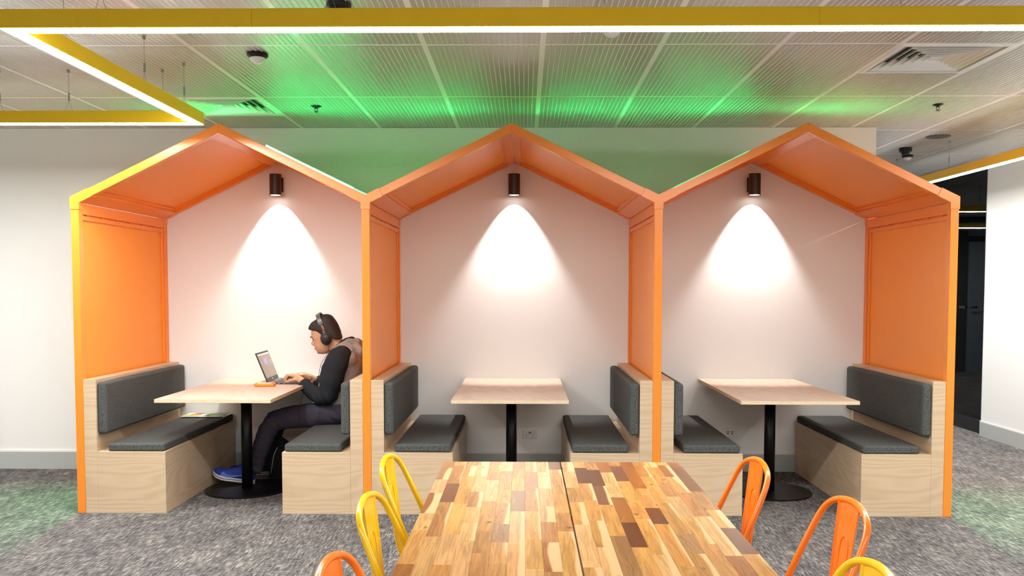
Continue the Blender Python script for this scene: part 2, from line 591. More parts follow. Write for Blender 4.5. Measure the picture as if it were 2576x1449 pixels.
def baseboard(name, x0, x1, y0, y1):
    o = struct(B().box(x0, x1, y0, y1, 0, 0.135).build(name, 'base'), 'grey skirting board')
    B().box(x0, x1, y0, y1, 0.135, 0.147).build('bead', 'base_top', o)
baseboard('baseboard_back', -4.06, WALL_END, D - 0.012, D)
baseboard('baseboard_right', XR - 0.012, XR, YF, 3.06)

# door at the far left end of the wall
d1 = struct(B().box(-5.06, -4.12, D - 0.02, D + 0.0, 0.0, 2.1).build('door_1', 'room_dark'), 'dark door leaf at the left end of the wall')
B().box(-4.12, -4.065, D - 0.035, D, 0, 2.15).build('door_jamb', 'frame_black', d1)
B().box(-5.115, -5.06, D - 0.035, D, 0, 2.15).build('door_jamb', 'frame_black', d1)
B().box(-5.06, -4.12, D - 0.035, D, 2.1, 2.15).build('door_head', 'frame_black', d1)
B().box(-4.26, -4.14, D - 0.05, D - 0.02, 1.0, 1.02).build('door_handle', 'steel', d1)

d2 = struct(B().box(0.35, 1.52, YB - 0.04, YB, 0.0, 2.22).build('door_2', 'board_blue'), 'slate blue door at the far end of the passage')
B().box(1.30, 1.44, YB - 0.07, YB - 0.04, 1.02, 1.04).build('door_handle', 'steel', d2)
B().box(0.35, 1.52, YB - 0.03, YB, 2.32, 2.56).build('transom', 'board_blue', d2)

# glazed partition beyond the white side wall
GX = 4.55
w1 = struct(B().box(GX + 0.015, GX + 0.027, 3.13, 5.9, 0.12, CEIL - 0.06).build('window_1', 'glass'), 'dark full-height glass partition beside the passage')
B().box(GX - 0.02, GX + 0.06, 3.06, 3.13, 0, CEIL - 0.006).build('jamb', 'frame_black', w1)
B().box(GX - 0.0, GX + 0.05, 3.13, 5.9, 0, 0.13).build('bottom_rail', 'frame_black', w1)
B().box(GX - 0.0, GX + 0.05, 3.13, 5.9, CEIL - 0.07, CEIL - 0.006).build('head_rail', 'frame_black', w1)
B().box(GX - 0.0, GX + 0.05, 4.35, 4.42, 0.13, CEIL - 0.07).build('mullion', 'frame_black', w1)
B().box(GX - 0.045, GX - 0.03, 3.42, 3.56, 1.225, 1.245).build('handle', 'frame_black', w1)
B().box(GX - 0.045, GX + 0.02, 3.42, 3.435, 1.225, 1.245).build('handle_stem', 'frame_black', w1)
struct(B().box(GX, GX + 0.2, 5.9, YB, 0, CEIL - 0.006).build('wall_passage', 'grey_band'), 'grey wall past the glass partition')
struct(B().box(7.5, 7.62, 3.06, YB, 0, CEIL - 0.006).build('wall_meeting', 'room_dark'), 'dark wall inside the glazed room')
struct(B().box(4.7, 7.6, 2.96, 3.06, 0, CEIL - 0.006).build('wall_meeting_side', 'room_dark'), 'dark side wall of the glazed room')
tag(B().box(7.44, 7.5, 4.2, 6.6, 0.95, 2.1).build('wall_board', 'board_blue', bevel=0.01), 'slate blue board on the wall behind the dark glass', 'board')
ch = thing('lounge_chair', 'pale chair standing behind the dark glass partition', 'chair', (5.6, 4.6, 0))
B().box(5.35, 5.85, 4.35, 4.85, 0.36, 0.46).build('seat', 'seat_pale', ch, bevel=0.03)
B().box(5.78, 5.86, 4.35, 4.85, 0.44, 0.86).build('backrest', 'seat_pale', ch, bevel=0.03)
for sx in (5.39, 5.81):
    for sy in (4.39, 4.81):
        B().cyl((sx, sy, 0), (sx, sy, 0.37), 0.013).build('leg', 'frame_black', ch)

# ------------------------------------------------------------------ ceiling
ceil = struct(B().box(XL - 0.12, 7.6, YF - 0.12, YB + 0.12, CEIL + 0.06, CEIL + 0.1).build('ceiling', 'void'), 'grid ceiling of ribbed grey metal tiles')
GX0, GY0 = -1.0314, 0.2741
TW = 0.572
def tile_mesh(length, name):
    """pressed metal tile: flat planks with a fine proud rib between each pair"""
    n = 21; x0 = -TW / 2; p = TW / n
    prof = [(x0, 0.03, 0), (x0, 0.0, 0)]
    for i in range(n):
        a = x0 + (i + 0.5) * p
        if i:
            c = a - p / 2
            prof += [(c - 0.0034, 0.0, 0), (c - 0.0026, 0.0016, 1), (c - 0.0018, -0.0018, 1), (c, -0.0026, 1),
                     (c + 0.0018, -0.0018, 1), (c + 0.0026, 0.0016, 1), (c + 0.0034, 0.0, 0)]
    prof += [(-x0, 0.0, 0), (-x0, 0.03, 0)]
    vs = []; fs = []; mi = []
    for x, z, m in prof:
        vs += [(x, -length / 2, z), (x, length / 2, z)]
    for i in range(len(prof) - 1):
        fs.append((2 * i, 2 * i + 1, 2 * i + 3, 2 * i + 2))
        mi.append(1 if prof[i][2] and prof[i + 1][2] else 0)
    me = bpy.data.meshes.new(name)
    me.from_pydata(vs, [], fs)
    me.materials.append(M['tile']); me.materials.append(M['rib'])
    me.polygons.foreach_set('material_index', mi)
    me.update()
    return me
TILE = tile_mesh(1.2 - 0.026, 'ceiling_tile')
HALF = tile_mesh(0.6 - 0.026, 'ceiling_tile_short')
VENTS = [(-2, 0), (5, -1)]          # column, row of the tiles that hold an air diffuser
cols = range(-9, 10); rows = range(-8, 8)
for k in cols:
    for j in rows:
        cx = GX0 + 0.6 * k + 0.3; cy = GY0 + 1.2 * j + 0.6
        if cx + 0.3 < XL or cx - 0.3 > 4.56 or cy - 0.6 > YB or (cx < -1.5 and cy > 1.5):
            continue
        if (k, j) in VENTS:
            link('ceiling_tile', HALF, ceil, loc=(cx, cy + 0.3, CEIL - 0.004))
        else:
            rng = random.Random(k * 100 + j)
            link('ceiling_tile', TILE, ceil, loc=(cx, cy, CEIL - 0.004 + rng.uniform(-0.001, 0.001)))
for k in list(cols) + [10]:
    x = GX0 + 0.6 * k
    if XL < x < 4.6:
        B().box(x - 0.014, x + 0.014, YF, YB, CEIL - 0.0050, CEIL + 0.03).build('main_tee', 'tee', ceil)
for j in list(rows) + [8]:
    y = GY0 + 1.2 * j
    if YF < y < YB:
        B().box(XL, 4.56, y - 0.012, y + 0.012, CEIL - 0.0045, CEIL + 0.028).build('cross_tee', 'tee', ceil)
for (k, j) in VENTS:
    x = GX0 + 0.6 * k; y = GY0 + 1.2 * j
    B().box(x + 0.014, x + 0.586, y + 0.589, y + 0.611, CEIL - 0.0045, CEIL + 0.028).build('short_tee', 'tee', ceil)

# four-way air diffusers
def air_vent(k, j, label):
    cx = GX0 + 0.6 * k + 0.3; cy = GY0 + 1.2 * j + 0.3
    t = thing('air_diffuser', label, 'vent', (cx, cy, CEIL), group='square air diffusers in the ceiling')
    def ring(a0, z0, a1, z1, th):
        """square frustum ring from half size a0 at z0 to a1 at z1"""
        b = B(); vs = []; fs = []
        for a, z in ((a0, z0), (a1, z1), (a1 + th, z1 + th * 0.3), (a0 + th, z0 + th * 0.3)):
            vs += [(cx - a, cy - a, z), (cx + a, cy - a, z), (cx + a, cy + a, z), (cx - a, cy + a, z)]
        for s in range(4):
            for i in range(4):
                q = (i + 1) % 4; r2 = (s + 1) % 4
                fs.append((s * 4 + i, s * 4 + q, r2 * 4 + q, r2 * 4 + i))
        return b.add(vs, fs)
    f = B()
    for (x0, x1, y0, y1) in ((-.286, .286, -.286, -.262), (-.286, .286, .262, .286), (-.286, -.262, -.262, .262), (.262, .286, -.262, .262)):
        f.box(cx + x0, cx + x1, cy + y0, cy + y1, CEIL - 0.010, CEIL + 0.03)
    f.build('frame', 'tee', t)
    B().box(cx - .28, cx + .28, cy - .28, cy + .28, CEIL + 0.05, CEIL + 0.056).build('plenum', 'void', t)
    for i in range(6):
        a = 0.245 - i * 0.042
        ring(a, CEIL - 0.006, max(a - 0.040, 0.004), CEIL + 0.034, 0.0025).build('louvre', 'tee', t)
    B().box(cx - .018, cx + .018, cy - .018, cy + .018, CEIL - 0.006, CEIL - 0.002).build('centre_plate', 'tee', t)
air_vent(-2, 0, 'square ceiling air diffuser glowing green above the left booth')
air_vent(5, -1, 'square ceiling air diffuser at the upper right, mostly white')

# ceiling sensors, sprinklers, speaker
def dome(x, y, label, r=0.055):
    t = thing('motion_sensor', label, 'sensor', (x, y, CEIL), group='dome sensors on the ceiling')
    z = CEIL - 0.004
    B().lathe([(r * 0.9, 0), (r, -0.006), (r, -0.014), (r * 0.8, -0.024)], (x, y, z), 28).build('bezel', 'black', t, smooth=False)
    prof = [(r * 0.74 * math.cos(a), -0.022 - r * 0.62 * math.sin(a)) for a in [i * math.pi / 2 / 7 for i in range(8)]]
    prof[-1] = (0.001, prof[-1][1])
    B().lathe(prof, (x, y, z), 28).build('dome', 'dome', t, smooth=True)
dome(-1.325, -0.775, 'black-rimmed white dome sensor on the ceiling above the left booth')
dome(0.487, -1.235, 'dome sensor half hidden behind the long yellow lamp')
dome(3.60, 2.75, 'white dome sensor beyond the right booth roof', 0.05)
t = thing('smoke_detector', 'black round detector on the ceiling over the passage', 'detector', (3.405, 2.342, CEIL))
B().lathe([(0.052, 0), (0.055, -0.004), (0.053, -0.03), (0.05, -0.034)], (3.405, 2.342, CEIL - 0.004), 28).build('body', 'black', t)
B().lathe([(0.036, -0.034), (0.034, -0.05), (0.028, -0.058)], (3.405, 2.342, CEIL - 0.004), 20).build('chamber', 'black', t)
t = thing('ceiling_detector', 'black round detector above the near yellow lamp at the top edge', 'detector', (-0.727, -1.575, CEIL))
B().lathe([(0.05, 0), (0.055, -0.005), (0.053, -0.02), (0.042, -0.034)], (-0.727, -1.575, CEIL - 0.004), 28).build('body', 'black', t)
B().lathe([(0.035, -0.034), (0.03, -0.045), (0.012, -0.054)], (-0.727, -1.575, CEIL - 0.004), 20).build('lens', 'dome', t)
t = thing('ceiling_speaker', 'flat round grey ceiling speaker beyond the right booth', 'speaker', (3.416, 1.766, CEIL))
B().lathe([(0.088, 0.0), (0.09, -0.004), (0.085, -0.006)], (3.416, 1.766, CEIL - 0.004), 36).build('grille', 'speaker_grille', t)
B().lathe([(0.094, 0.0), (0.094, -0.003), (0.090, -0.004)], (3.416, 1.766, CEIL - 0.0035), 36).build('rim', 'dark_slot', t)
def sprinkler(x, y, label):
    t = thing('sprinkler', label, 'sprinkler', (x, y, CEIL), group='ceiling sprinklers')
    z = CEIL - 0.004
    B().lathe([(0.034, 0), (0.036, -0.004), (0.018, -0.012)], (x, y, z), 20).build('rosette', 'black', t)
    b = B()
    for s in (-1, 1):
        b.tube(spline([(x + s * 0.006, y, z - 0.01), (x + s * 0.010, y, z - 0.024), (x + s * 0.003, y, z - 0.038)], 4), 0.0022, 6)
    b.cyl((x, y, z - 0.01), (x, y, z - 0.02), 0.006)
    b.build('yoke', 'black', t)
    B().lathe([(0.003, -0.036), (0.014, -0.040), (0.013, -0.042)], (x, y, z), 12).build('deflector', 'black', t)
sprinkler(-1.329, 0.54, 'small black sprinkler in the ceiling above the left booth')
sprinkler(2.836, 0.53, 'small black sprinkler in the ceiling above the right booth')

# ------------------------------------------------------------------ yellow linear pendant (one meandering run)
LZ0, LZ1 = 2.342, 2.412
pend = thing('linear_pendant', 'long yellow zigzag pendant lamp with glowing white underside', 'lamp', (0, -2.23, LZ0))
LW = 0.062
def bar(parent, x0, x1, y0, y1):
    B().box(x0, x1, y0, y1, LZ0 + 0.003, LZ1).build('housing', 'yellow_lamp', parent, bevel=0.0015, seg=1)
    b = B().box(x0 + 0.003, x1 - 0.003, y0 + 0.003, y1 - 0.003, LZ0, LZ0 + 0.004)
    b.build('diffuser', 'led', parent)
NY = -2.23; FY = -0.449; LX = -1.773; RX = 3.61
h = LW / 2
for a, b_ in ((LX - h, -0.896), (-0.8955, 1.119), (1.1195, RX - h)):
    bar(pend, a, b_, NY - h, NY + h)
for a, b_ in ((NY + h, -1.386), (-1.3855, FY + h)):
    bar(pend, LX - h, LX + h, a, b_)
for a, b_ in ((LX - h, -2.677), (-2.6775, -4.7), (-4.7005, -6.3)):
    bar(pend, b_, a - 0.0003, FY - h, FY + h)
for a, b_ in ((NY - h, -0.2), (-0.1995, 1.8), (1.8005, 3.45)):
    bar(pend, RX - h, RX + h, a, b_)
def hanger(parent, x, y, along):
    b = B()
    b.cyl((x, y, LZ1 + 0.062), (x, y, CEIL - 0.006), 0.0013, 6)
    dx, dy = (0.022, 0) if along == 'x' else (0, 0.022)
    for s in (-1, 1):
        b.cyl((x, y, LZ1 + 0.066), (x + dx * s, y + dy * s, LZ1), 0.001, 6)
    o = b.build('cable', 'steel', parent)
    B().cyl((x, y, LZ1 + 0.060), (x, y, LZ1 + 0.105), 0.0055, 10).build('gripper', 'steel', parent)
    B().cyl((x, y, CEIL - 0.022), (x, y, CEIL - 0.004), 0.008, 10).build('ceiling_cup', 'steel', parent)
for x in (-1.45, -0.62, 0.35, 1.4, 2.4, 3.3):
    hanger(pend, x, NY, 'x')
for y in (-1.85, -1.099, -0.598):
    hanger(pend, LX - 0.01, y, 'y')
for x in (-1.962, -2.496, -2.891, -3.9, -5.0):
    hanger(pend, x, FY, 'x')
for y in (-1.0, 0.4, 1.975, 2.997):
    hanger(pend, RX, y, 'y')
# added fill light: an unseen pendant of the same type behind the viewpoint
fill_pend = thing('linear_pendant', 'added yellow pendant lamp, unseen fill light behind the viewpoint', 'lamp', (0, -6.0, LZ0))
for a, b_ in ((-5.0, -2.5), (-2.4995, 0.0), (0.0005, 2.5), (2.5005, 3.64)):
    bar(fill_pend, a, b_, -6.0 - h, -6.0 + h)
for x in (-4.0, -2.0, 0.2, 2.0, 3.2):
    hanger(fill_pend, x, -6.0, 'x')

# and two more runs in the space behind the booth wall, which the dark glass mirrors
for yy, lab in ((5.2, 'yellow pendant lamp in the passage behind the booth wall'), (8.0, 'farthest yellow pendant lamp at the end of the passage')):
    p3 = thing('linear_pendant', lab, 'lamp', (2.5, yy, LZ0))
    bar(p3, 0.2, 2.2, yy - h, yy + h); bar(p3, 2.2005, 4.2, yy - h, yy + h)
    for x in (0.8, 3.6):
        hanger(p3, x, yy, 'x')

# ------------------------------------------------------------------ orange house-shaped frame
ZE, ZA, T = 1.9915, 2.4315, 0.05
SL = (ZA - ZE) / 0.9035
CS = math.cos(math.atan(SL)); SN = math.sin(math.atan(SL)); TV = T / CS
fr = thing('gabled_booth', 'glossy orange steel frame of three gabled house outlines', 'booth', (0, 0, 0))
for i, x in enumerate(PX):
    B().box(x - 0.025, x + 0.025, 0, 0.05, 0, 1.915).build('front_post', 'orange', fr, bevel=0.0025)
    B().box(x - 0.025, x + 0.025, D - 0.05, D - 0.001, 0, 1.935).build('wall_post', 'orange', fr, bevel=0.002)
    B().box(x - 0.025, x + 0.025, 0.05, D - 0.05, 1.878, 1.9445).build('top_rail', 'orange', fr, bevel=0.002)
    sp = B().box(x - 0.009, x + 0.009, 0.048, D - 0.048, 0.40, 1.882).build('side_panel', 'orange_sheet', fr)
    for s in (-1, 1):
        B().box(x + s * 0.009, x + s * 0.021, 0.05, D - 0.075, 1.842, 1.869).build('panel_trim', 'orange', sp, bevel=0.001)
        B().box(x + s * 0.009, x + s * 0.019, D - 0.088, D - 0.066, 0.85, 1.842).build('panel_trim', 'orange', sp, bevel=0.001)
        b = B()
        for q in range(6):
            yy = 0.12 + q * 0.2
            b.box(x + s * 0.010, x + s * 0.020, yy, yy + 0.012, 1.868, 1.879)
        b.build('panel_clips', 'orange', sp)
        b = B()
        for q in range(5):
            zz = 1.0 + q * 0.19
            b.box(x + s * 0.010, x + s * 0.018, D - 0.066, D - 0.052, zz, zz + 0.008)
        b.build('panel_clips', 'orange', sp)
def slope_pt(xe, sgn, s, t):
    """s along the slope from the eave, t below its upper face"""
    return (xe + sgn * (s * CS + t * SN), ZE + s * SN - t * CS)
LS = 0.9035 / CS
for i in range(3):
    for xe, sgn in ((PX[i], 1), (PX[i + 1], -1)):
        xm = (PX[i] + PX[i + 1]) / 2
        poly = [(xe, ZE), (xm, ZA), (xm, ZA - TV), (xe, ZE - TV)]
        B().prism_xz(poly, 0.0, 0.05).build('rafter', 'orange', fr, bevel=0.0025)
        B().prism_xz(poly, D - 0.05, D - 0.001).build('wall_rafter', 'orange', fr, bevel=0.002)
        q = lambda s0, s1, t0, t1: [slope_pt(xe, sgn, s0, t0), slope_pt(xe, sgn, s1, t0), slope_pt(xe, sgn, s1, t1), slope_pt(xe, sgn, s0, t1)]
        B().prism_xz(q(0.0, 0.105, 0.002, T), 0.05, D - 0.05).build('eave_rail', 'orange', fr, bevel=0.002)
        B().prism_xz(q(LS - 0.078, LS - 0.024, 0.002, T), 0.05, D - 0.05).build('ridge_rail', 'orange', fr, bevel=0.002)
        rp = B().prism_xz(q(0.08, LS - 0.05, 0.012, 0.022), 0.03, D - 0.03).build('roof_panel', 'orange_sheet', fr)
        # stepped lip round the panel
        B().prism_xz(q(0.105, 0.128, 0.022, 0.036), 0.05, D - 0.05).build('panel_lip', 'orange', rp, bevel=0.001)
        B().prism_xz(q(LS - 0.10, LS - 0.078, 0.022, 0.036), 0.05, D - 0.05).build('panel_lip', 'orange', rp, bevel=0.001)
        B().prism_xz(q(0.128, LS - 0.10, 0.022, 0.036), D - 0.078, D - 0.05).build('panel_lip', 'orange', rp, bevel=0.001)
        B().prism_xz(q(0.128, LS - 0.10, 0.022, 0.036), 0.05, 0.066).build('panel_lip', 'orange', rp, bevel=0.001)
# cast joint brackets, slightly proud of the tubes
for i, x in enumerate(PX):
    for y0, y1, nm in ((-0.004, 0.054, 'joint_bracket'), (D - 0.052, D - 0.0005, 'wall_bracket')):
        a, e, ln, zb = 0.0285, 0.0035, 0.095, 1.905
        def arm(sg):
            """lower inner corner, end corners, upper start of one sloping arm"""
            return [(x + sg * a, ZE - (T + e) / CS + SL * a),
                    (x + sg * (ln * CS + (T + e) * SN), ZE + ln * SN - (T + e) * CS),
                    (x + sg * (ln * CS - e * SN), ZE + ln * SN + e * CS)]
        right = arm(1) if i < 3 else [(x + a, ZE + e - SL * a)]
        left = arm(-1) if i > 0 else [(x - a, ZE + e - SL * a)]
        poly = [(x - a, zb), (x + a, zb)] + right + [(x, ZE + e / CS)] + left[::-1]
        B().prism_xz(poly, y0, y1).build(nm, 'orange', fr, bevel=0.0015)

# green light strips on the roofs
def strip_on_slope(label, bay, side, s0, s1, y, hgt=0.014, mat='green'):
    xe, sgn = (PX[bay], 1) if side == 'L' else (PX[bay + 1], -1)
    p0 = slope_pt(xe, sgn, s0, 0)
    t = thing('light_strip', label, 'light strip', (p0[0], y, p0[1]), group='green light strips on the booth roofs')
    Q = lambda t0, t1: [slope_pt(xe, sgn, s0, t0), slope_pt(xe, sgn, s1, t0), slope_pt(xe, sgn, s1, t1), slope_pt(xe, sgn, s0, t1)]
    B().prism_xz(Q(-0.002, -hgt), y, y + 0.016).build('glowing_strip', mat, t)
    c = B().prism_xz(Q(0.0, -0.002), y - 0.003, y + 0.019)
    if mat == 'green':                              # deep channel: light leaves upwards only
        c.prism_xz(Q(-0.002, -hgt - 0.006), y - 0.003, y - 0.0005).prism_xz(Q(-0.002, -hgt - 0.014), y + 0.0165, y + 0.019)
    c.build('channel', 'steel', t)
strip_on_slope('green light strip showing along the right slope of the left roof', 0, 'R', 0.10, 0.70, 0.052, 0.0115, 'green_dim')
strip_on_slope('green light strip behind the right slope of the left roof', 0, 'R', 0.10, 0.80, 0.62, 0.008)
strip_on_slope('green light strip behind the left slope of the middle roof', 1, 'L', 0.15, 0.75, 0.66, 0.008)
strip_on_slope('green light strip behind the right slope of the middle roof', 1, 'R', 0.15, 0.75, 0.66, 0.008)
strip_on_slope('green light strip behind the left slope of the right roof', 2, 'L', 0.10, 0.80, 0.62, 0.008)
strip_on_slope('green light strip behind the left slope of the left roof', 0, 'L', 0.50, 0.85, 0.66, 0.008)
strip_on_slope('green light strip behind the right slope of the right roof', 2, 'R', 0.40, 0.85, 0.66, 0.008)
def eave_spot(x, sgn, label):
    """small green downlight tucked under the outer eave, washing the carpet"""
    y, z = 0.30, 1.885
    xc = x + sgn * 0.022
    t = thing('eave_downlight', label, 'light', (xc, y, z), group='green downlights under the outer eaves')
    B().lathe([(0.016, 0.0), (0.018, 0.004), (0.018, 0.045), (0.012, 0.05)], (xc, y, z), 20).build('can', 'black', t)
    B().lathe([(0.012, -0.001), (0.013, 0.001)], (xc, y, z), 16).build('lens', 'green_dim', t)
    B().box(min(x, xc), max(x, xc), y - 0.008, y + 0.008, z + 0.02, z + 0.035).build('clip', 'black', t)
    ld = bpy.data.lights.new('green_beam', 'SPOT')
    ld.energy = 150.0
    ld.color = (0.05, 1.0, 0.28)
    ld.spot_size = math.radians(66); ld.spot_blend = 0.8; ld.shadow_soft_size = 0.012
    lo = bpy.data.objects.new('green_beam', ld)
    COL.objects.link(lo)
    lo.parent = t
    lo.location = (0, 0, -0.004)
    lo.rotation_euler = (math.radians(-11), sgn * math.radians(-13), 0)
eave_spot(PX[0] - 0.0285, -1, 'green downlight under the left outer eave')
eave_spot(PX[3] + 0.0285, 1, 'green downlight under the right outer eave')

# ------------------------------------------------------------------ benches
def bench(i, sgn, label):
    x = PX[i]
    e = x + sgn * 0.026
    t = thing('booth_bench', label, 'bench', (x + sgn * 0.28, D / 2, 0), group='plywood benches with charcoal cushions')
    X = lambda d: e + sgn * d
    def bx(d0, d1, y0, y1, z0, z1, nm, mat, bev, seg=2, par=None):
        a, b_ = sorted((X(d0), X(d1)))
        return B().box(a, b_, y0, y1, z0, z1).build(nm, mat, par or t, bevel=bev, seg=seg, auto=seg > 2)
    bx(0.0, 0.0795, 0.002, D - 0.014, 0, 0.845, 'back_panel', 'ply', 0.0012)
    bx(0.080, 0.510, 0.002, D - 0.014, 0, 0.39, 'seat_box', 'ply', 0.0012)
    cu = bx(0.143, 0.498, 0.012, D - 0.014, 0.391, 0.440, 'seat_cushion', 'cushion', 0.014, 4)
    bc = bx(0.080, 0.140, 0.006, D - 0.05, 0.500, 0.828, 'back_cushion', 'cushion', 0.020, 5)
    return t
bench(0, 1, 'leftmost plywood bench with brochures on its charcoal seat')
bench(1, -1, 'plywood bench that the seated person in the hoodie sits on')
bench(1, 1, 'left bench of the empty middle booth, behind the yellow chairs')
bench(2, -1, 'right bench of the empty middle booth, behind the wooden table')
bench(2, 1, 'left bench of the right booth, behind the orange chair')
bench(3, -1, 'rightmost plywood bench with charcoal cushions')

# ------------------------------------------------------------------ booth tables
TZ = 0.722
def booth_table(cx, label):
    t = thing('booth_table', label, 'table', (cx, 0.67, 0), group='birch tables on black pedestals')
    B().box(cx - 0.3665, cx + 0.3665, -0.001, D - 0.004, TZ - 0.0225, TZ - 0.001).build('top_edge', 'ply_edge', t, bevel=0.001, seg=1)
    B().box(cx - 0.3662, cx + 0.3662, -0.0007, D - 0.0045, TZ - 0.001, TZ).build('top_veneer', 'ply_top', t)
    B().cyl((cx, 0.665, 0.012), (cx, 0.665, TZ - 0.026), 0.0375, 40).build('column', 'black', t, smooth=True)
    B().box(cx - 0.15, cx + 0.15, 0.515, 0.815, TZ - 0.027, TZ - 0.0226).build('top_plate', 'black', t)
    B().lathe([(0.289, 0.0), (0.289, 0.008), (0.285, 0.011), (0.05, 0.0125)], (cx, 0.665, 0), 56).build('base_disc', 'black', t)
booth_table(-1.872, 'birch booth table carrying the open laptop')
booth_table(-0.0107, 'empty birch table in the middle booth')
booth_table(1.791, 'empty birch table in the right booth')

# ------------------------------------------------------------------ wall spotlights
def sconce(cx, side, label):
    cy = 1.25; z0, z1 = 2.123, 2.283
    t = thing('wall_spotlight', label, 'wall lamp', (cx, D, 2.2), group='black cylinder spotlights on the booth wall')
    B().lathe([(0.040, z0 + 0.012), (0.0435, z0), (0.0445, z0 + 0.001), (0.0445, z1 - 0.002), (0.043, z1)], (cx, cy, 0), 40).build('cylinder', 'sconce', t)
    B().lathe([(0.036, z0 + 0.0015), (0.037, z0 + 0.004)], (cx, cy, 0), 32).build('lens', 'spot_glow', t)
    B().box(cx - 0.012 + side, cx + 0.012 + side, cy + 0.03, D - 0.012, 2.17, 2.25).build('arm', 'sconce', t)
    B().box(cx - 0.035 + side, cx + 0.035 + side, D - 0.014, D - 0.0005, 2.155, 2.265).build('wall_plate', 'sconce', t, bevel=0.002)
    ld = bpy.data.lights.new('spot_beam', 'SPOT')
    ld.energy = SPOT_POWER
    ld.color = (1.0, 0.96, 0.91)
    ld.spot_size = math.radians(79)
    ld.spot_blend = 0.5
    ld.shadow_soft_size = 0.02
    lo = bpy.data.objects.new('spot_beam', ld)
    COL.objects.link(lo)
    lo.parent = t
    lo.location = (0, cy - D, z0 - 0.004 - 2.2)
    lo.rotation_euler = (math.radians(18), 0, 0)          # lens tipped towards the wall
sconce(-1.813, 0.0, 'black cylinder wall light in the left booth')
sconce(0.0, 0.0, 'black cylinder wall light in the middle booth')
sconce(1.813, 0.0, 'black cylinder wall light in the right booth')

# ------------------------------------------------------------------ sockets
def plate(x0, x1, z0, z1, label, name, cat):
    t = thing(name, label, cat, ((x0 + x1) / 2, D, (z0 + z1) / 2))
    B().box(x0, x1, D - 0.010, D - 0.0002, z0, z1).build('face_plate', 'white_plastic', t, bevel=0.003)
    return t
x0, x1, z0, z1 = 0.068, 0.179, 0.253, 0.324
t = plate(x0, x1, z0, z1, 'double power socket with usb ports under the middle table', 'power_socket', 'socket')
yf = D - 0.0105
for cx in (x0 + 0.030, x0 + 0.077):
    for dx, ang in ((-0.006, 0.5), (0.008, -0.5)):
        b = B(); p = (cx + dx, yf, z0 + 0.029)
        c, s = math.cos(ang), math.sin(ang)
        pts = [(-0.0013, -0.004), (0.0013, -0.004), (0.0013, 0.004), (-0.0013, 0.004)]
        b.prism_xz([(p[0] + u * c + v * s, p[2] - u * s + v * c) for u, v in pts], yf, yf + 0.001)
        b.build('pin_slot', 'dark_slot', t)
    B().box(cx - 0.0013, cx + 0.0013, yf, yf + 0.001, z0 + 0.010, z0 + 0.018).build('earth_slot', 'dark_slot', t)
for cx in (x0 + 0.029, x0 + 0.081):
    B().box(cx - 0.009, cx + 0.009, yf - 0.002, yf + 0.001, z1 - 0.026, z1 - 0.015).build('rocker_switch', 'white_plastic', t, bevel=0.002)
for cx in (x0 + 0.050, x0 + 0.061):
    B().box(cx - 0.003, cx + 0.003, yf, yf + 0.001, z1 - 0.033, z1 - 0.018).build('usb_port', 'dark_slot', t)
x0, x1, z0, z1 = 1.615, 1.726, 0.261, 0.334
t = plate(x0, x1, z0, z1, 'white data outlet with two dark jacks under the right table', 'data_outlet', 'socket')
B().box(x0 + 0.020, x1 - 0.020, D - 0.0115, D - 0.010, z0 + 0.006, z1 - 0.006).build('insert', 'white_plastic', t, bevel=0.001)
for cx in (x0 + 0.042, x0 + 0.075):
    B().prism_xz([(cx - 0.006, z0 + 0.040), (cx + 0.006, z0 + 0.040), (cx + 0.003, z0 + 0.030), (cx - 0.003, z0 + 0.030)], D - 0.0125, D - 0.0115).build('jack', 'dark_slot', t)
    B().box(cx - 0.011, cx + 0.011, D - 0.0122, D - 0.0115, z0 + 0.047, z0 + 0.053).build('jack_label', 'grey_plastic', t)

# ------------------------------------------------------------------ long acacia table
WZ = 0.75; WX0, WX1, WY1, WY0 = -0.231, 0.670, -2.075, -3.96
GAP = 0.217
wt = thing('dining_table', 'long acacia table of two slabs made of short staves', 'table', ((WX0 + WX1) / 2, (WY0 + WY1) / 2, 0))
PAL = {'C': (0.66, 0.385, 0.15), 'H': (0.56, 0.275, 0.078), 'T': (0.46, 0.225, 0.07), 'R': (0.34, 0.13, 0.035),
       'D': (0.115, 0.050, 0.024), 'M': (0.20, 0.090, 0.040), 'G': (0.35, 0.185, 0.075), 'Y': (0.61, 0.315, 0.090)}
FIX = [(0.478, -2.943, 'D'), (0.331, -2.427, 'D'), (0.286, -2.305, 'D'), (0.334, -2.682, 'M'), (0.63, -2.23, 'M'), (0.456, -2.393, 'R'),
       (0.12, -2.315, 'G'), (0.044, -2.807, 'G'), (0.334, -3.211, 'G'), (0.157, -3.062, 'T'), (-0.2, -2.849, 'R'), (0.19, -2.2, 'M')]
rng = random.Random(11)
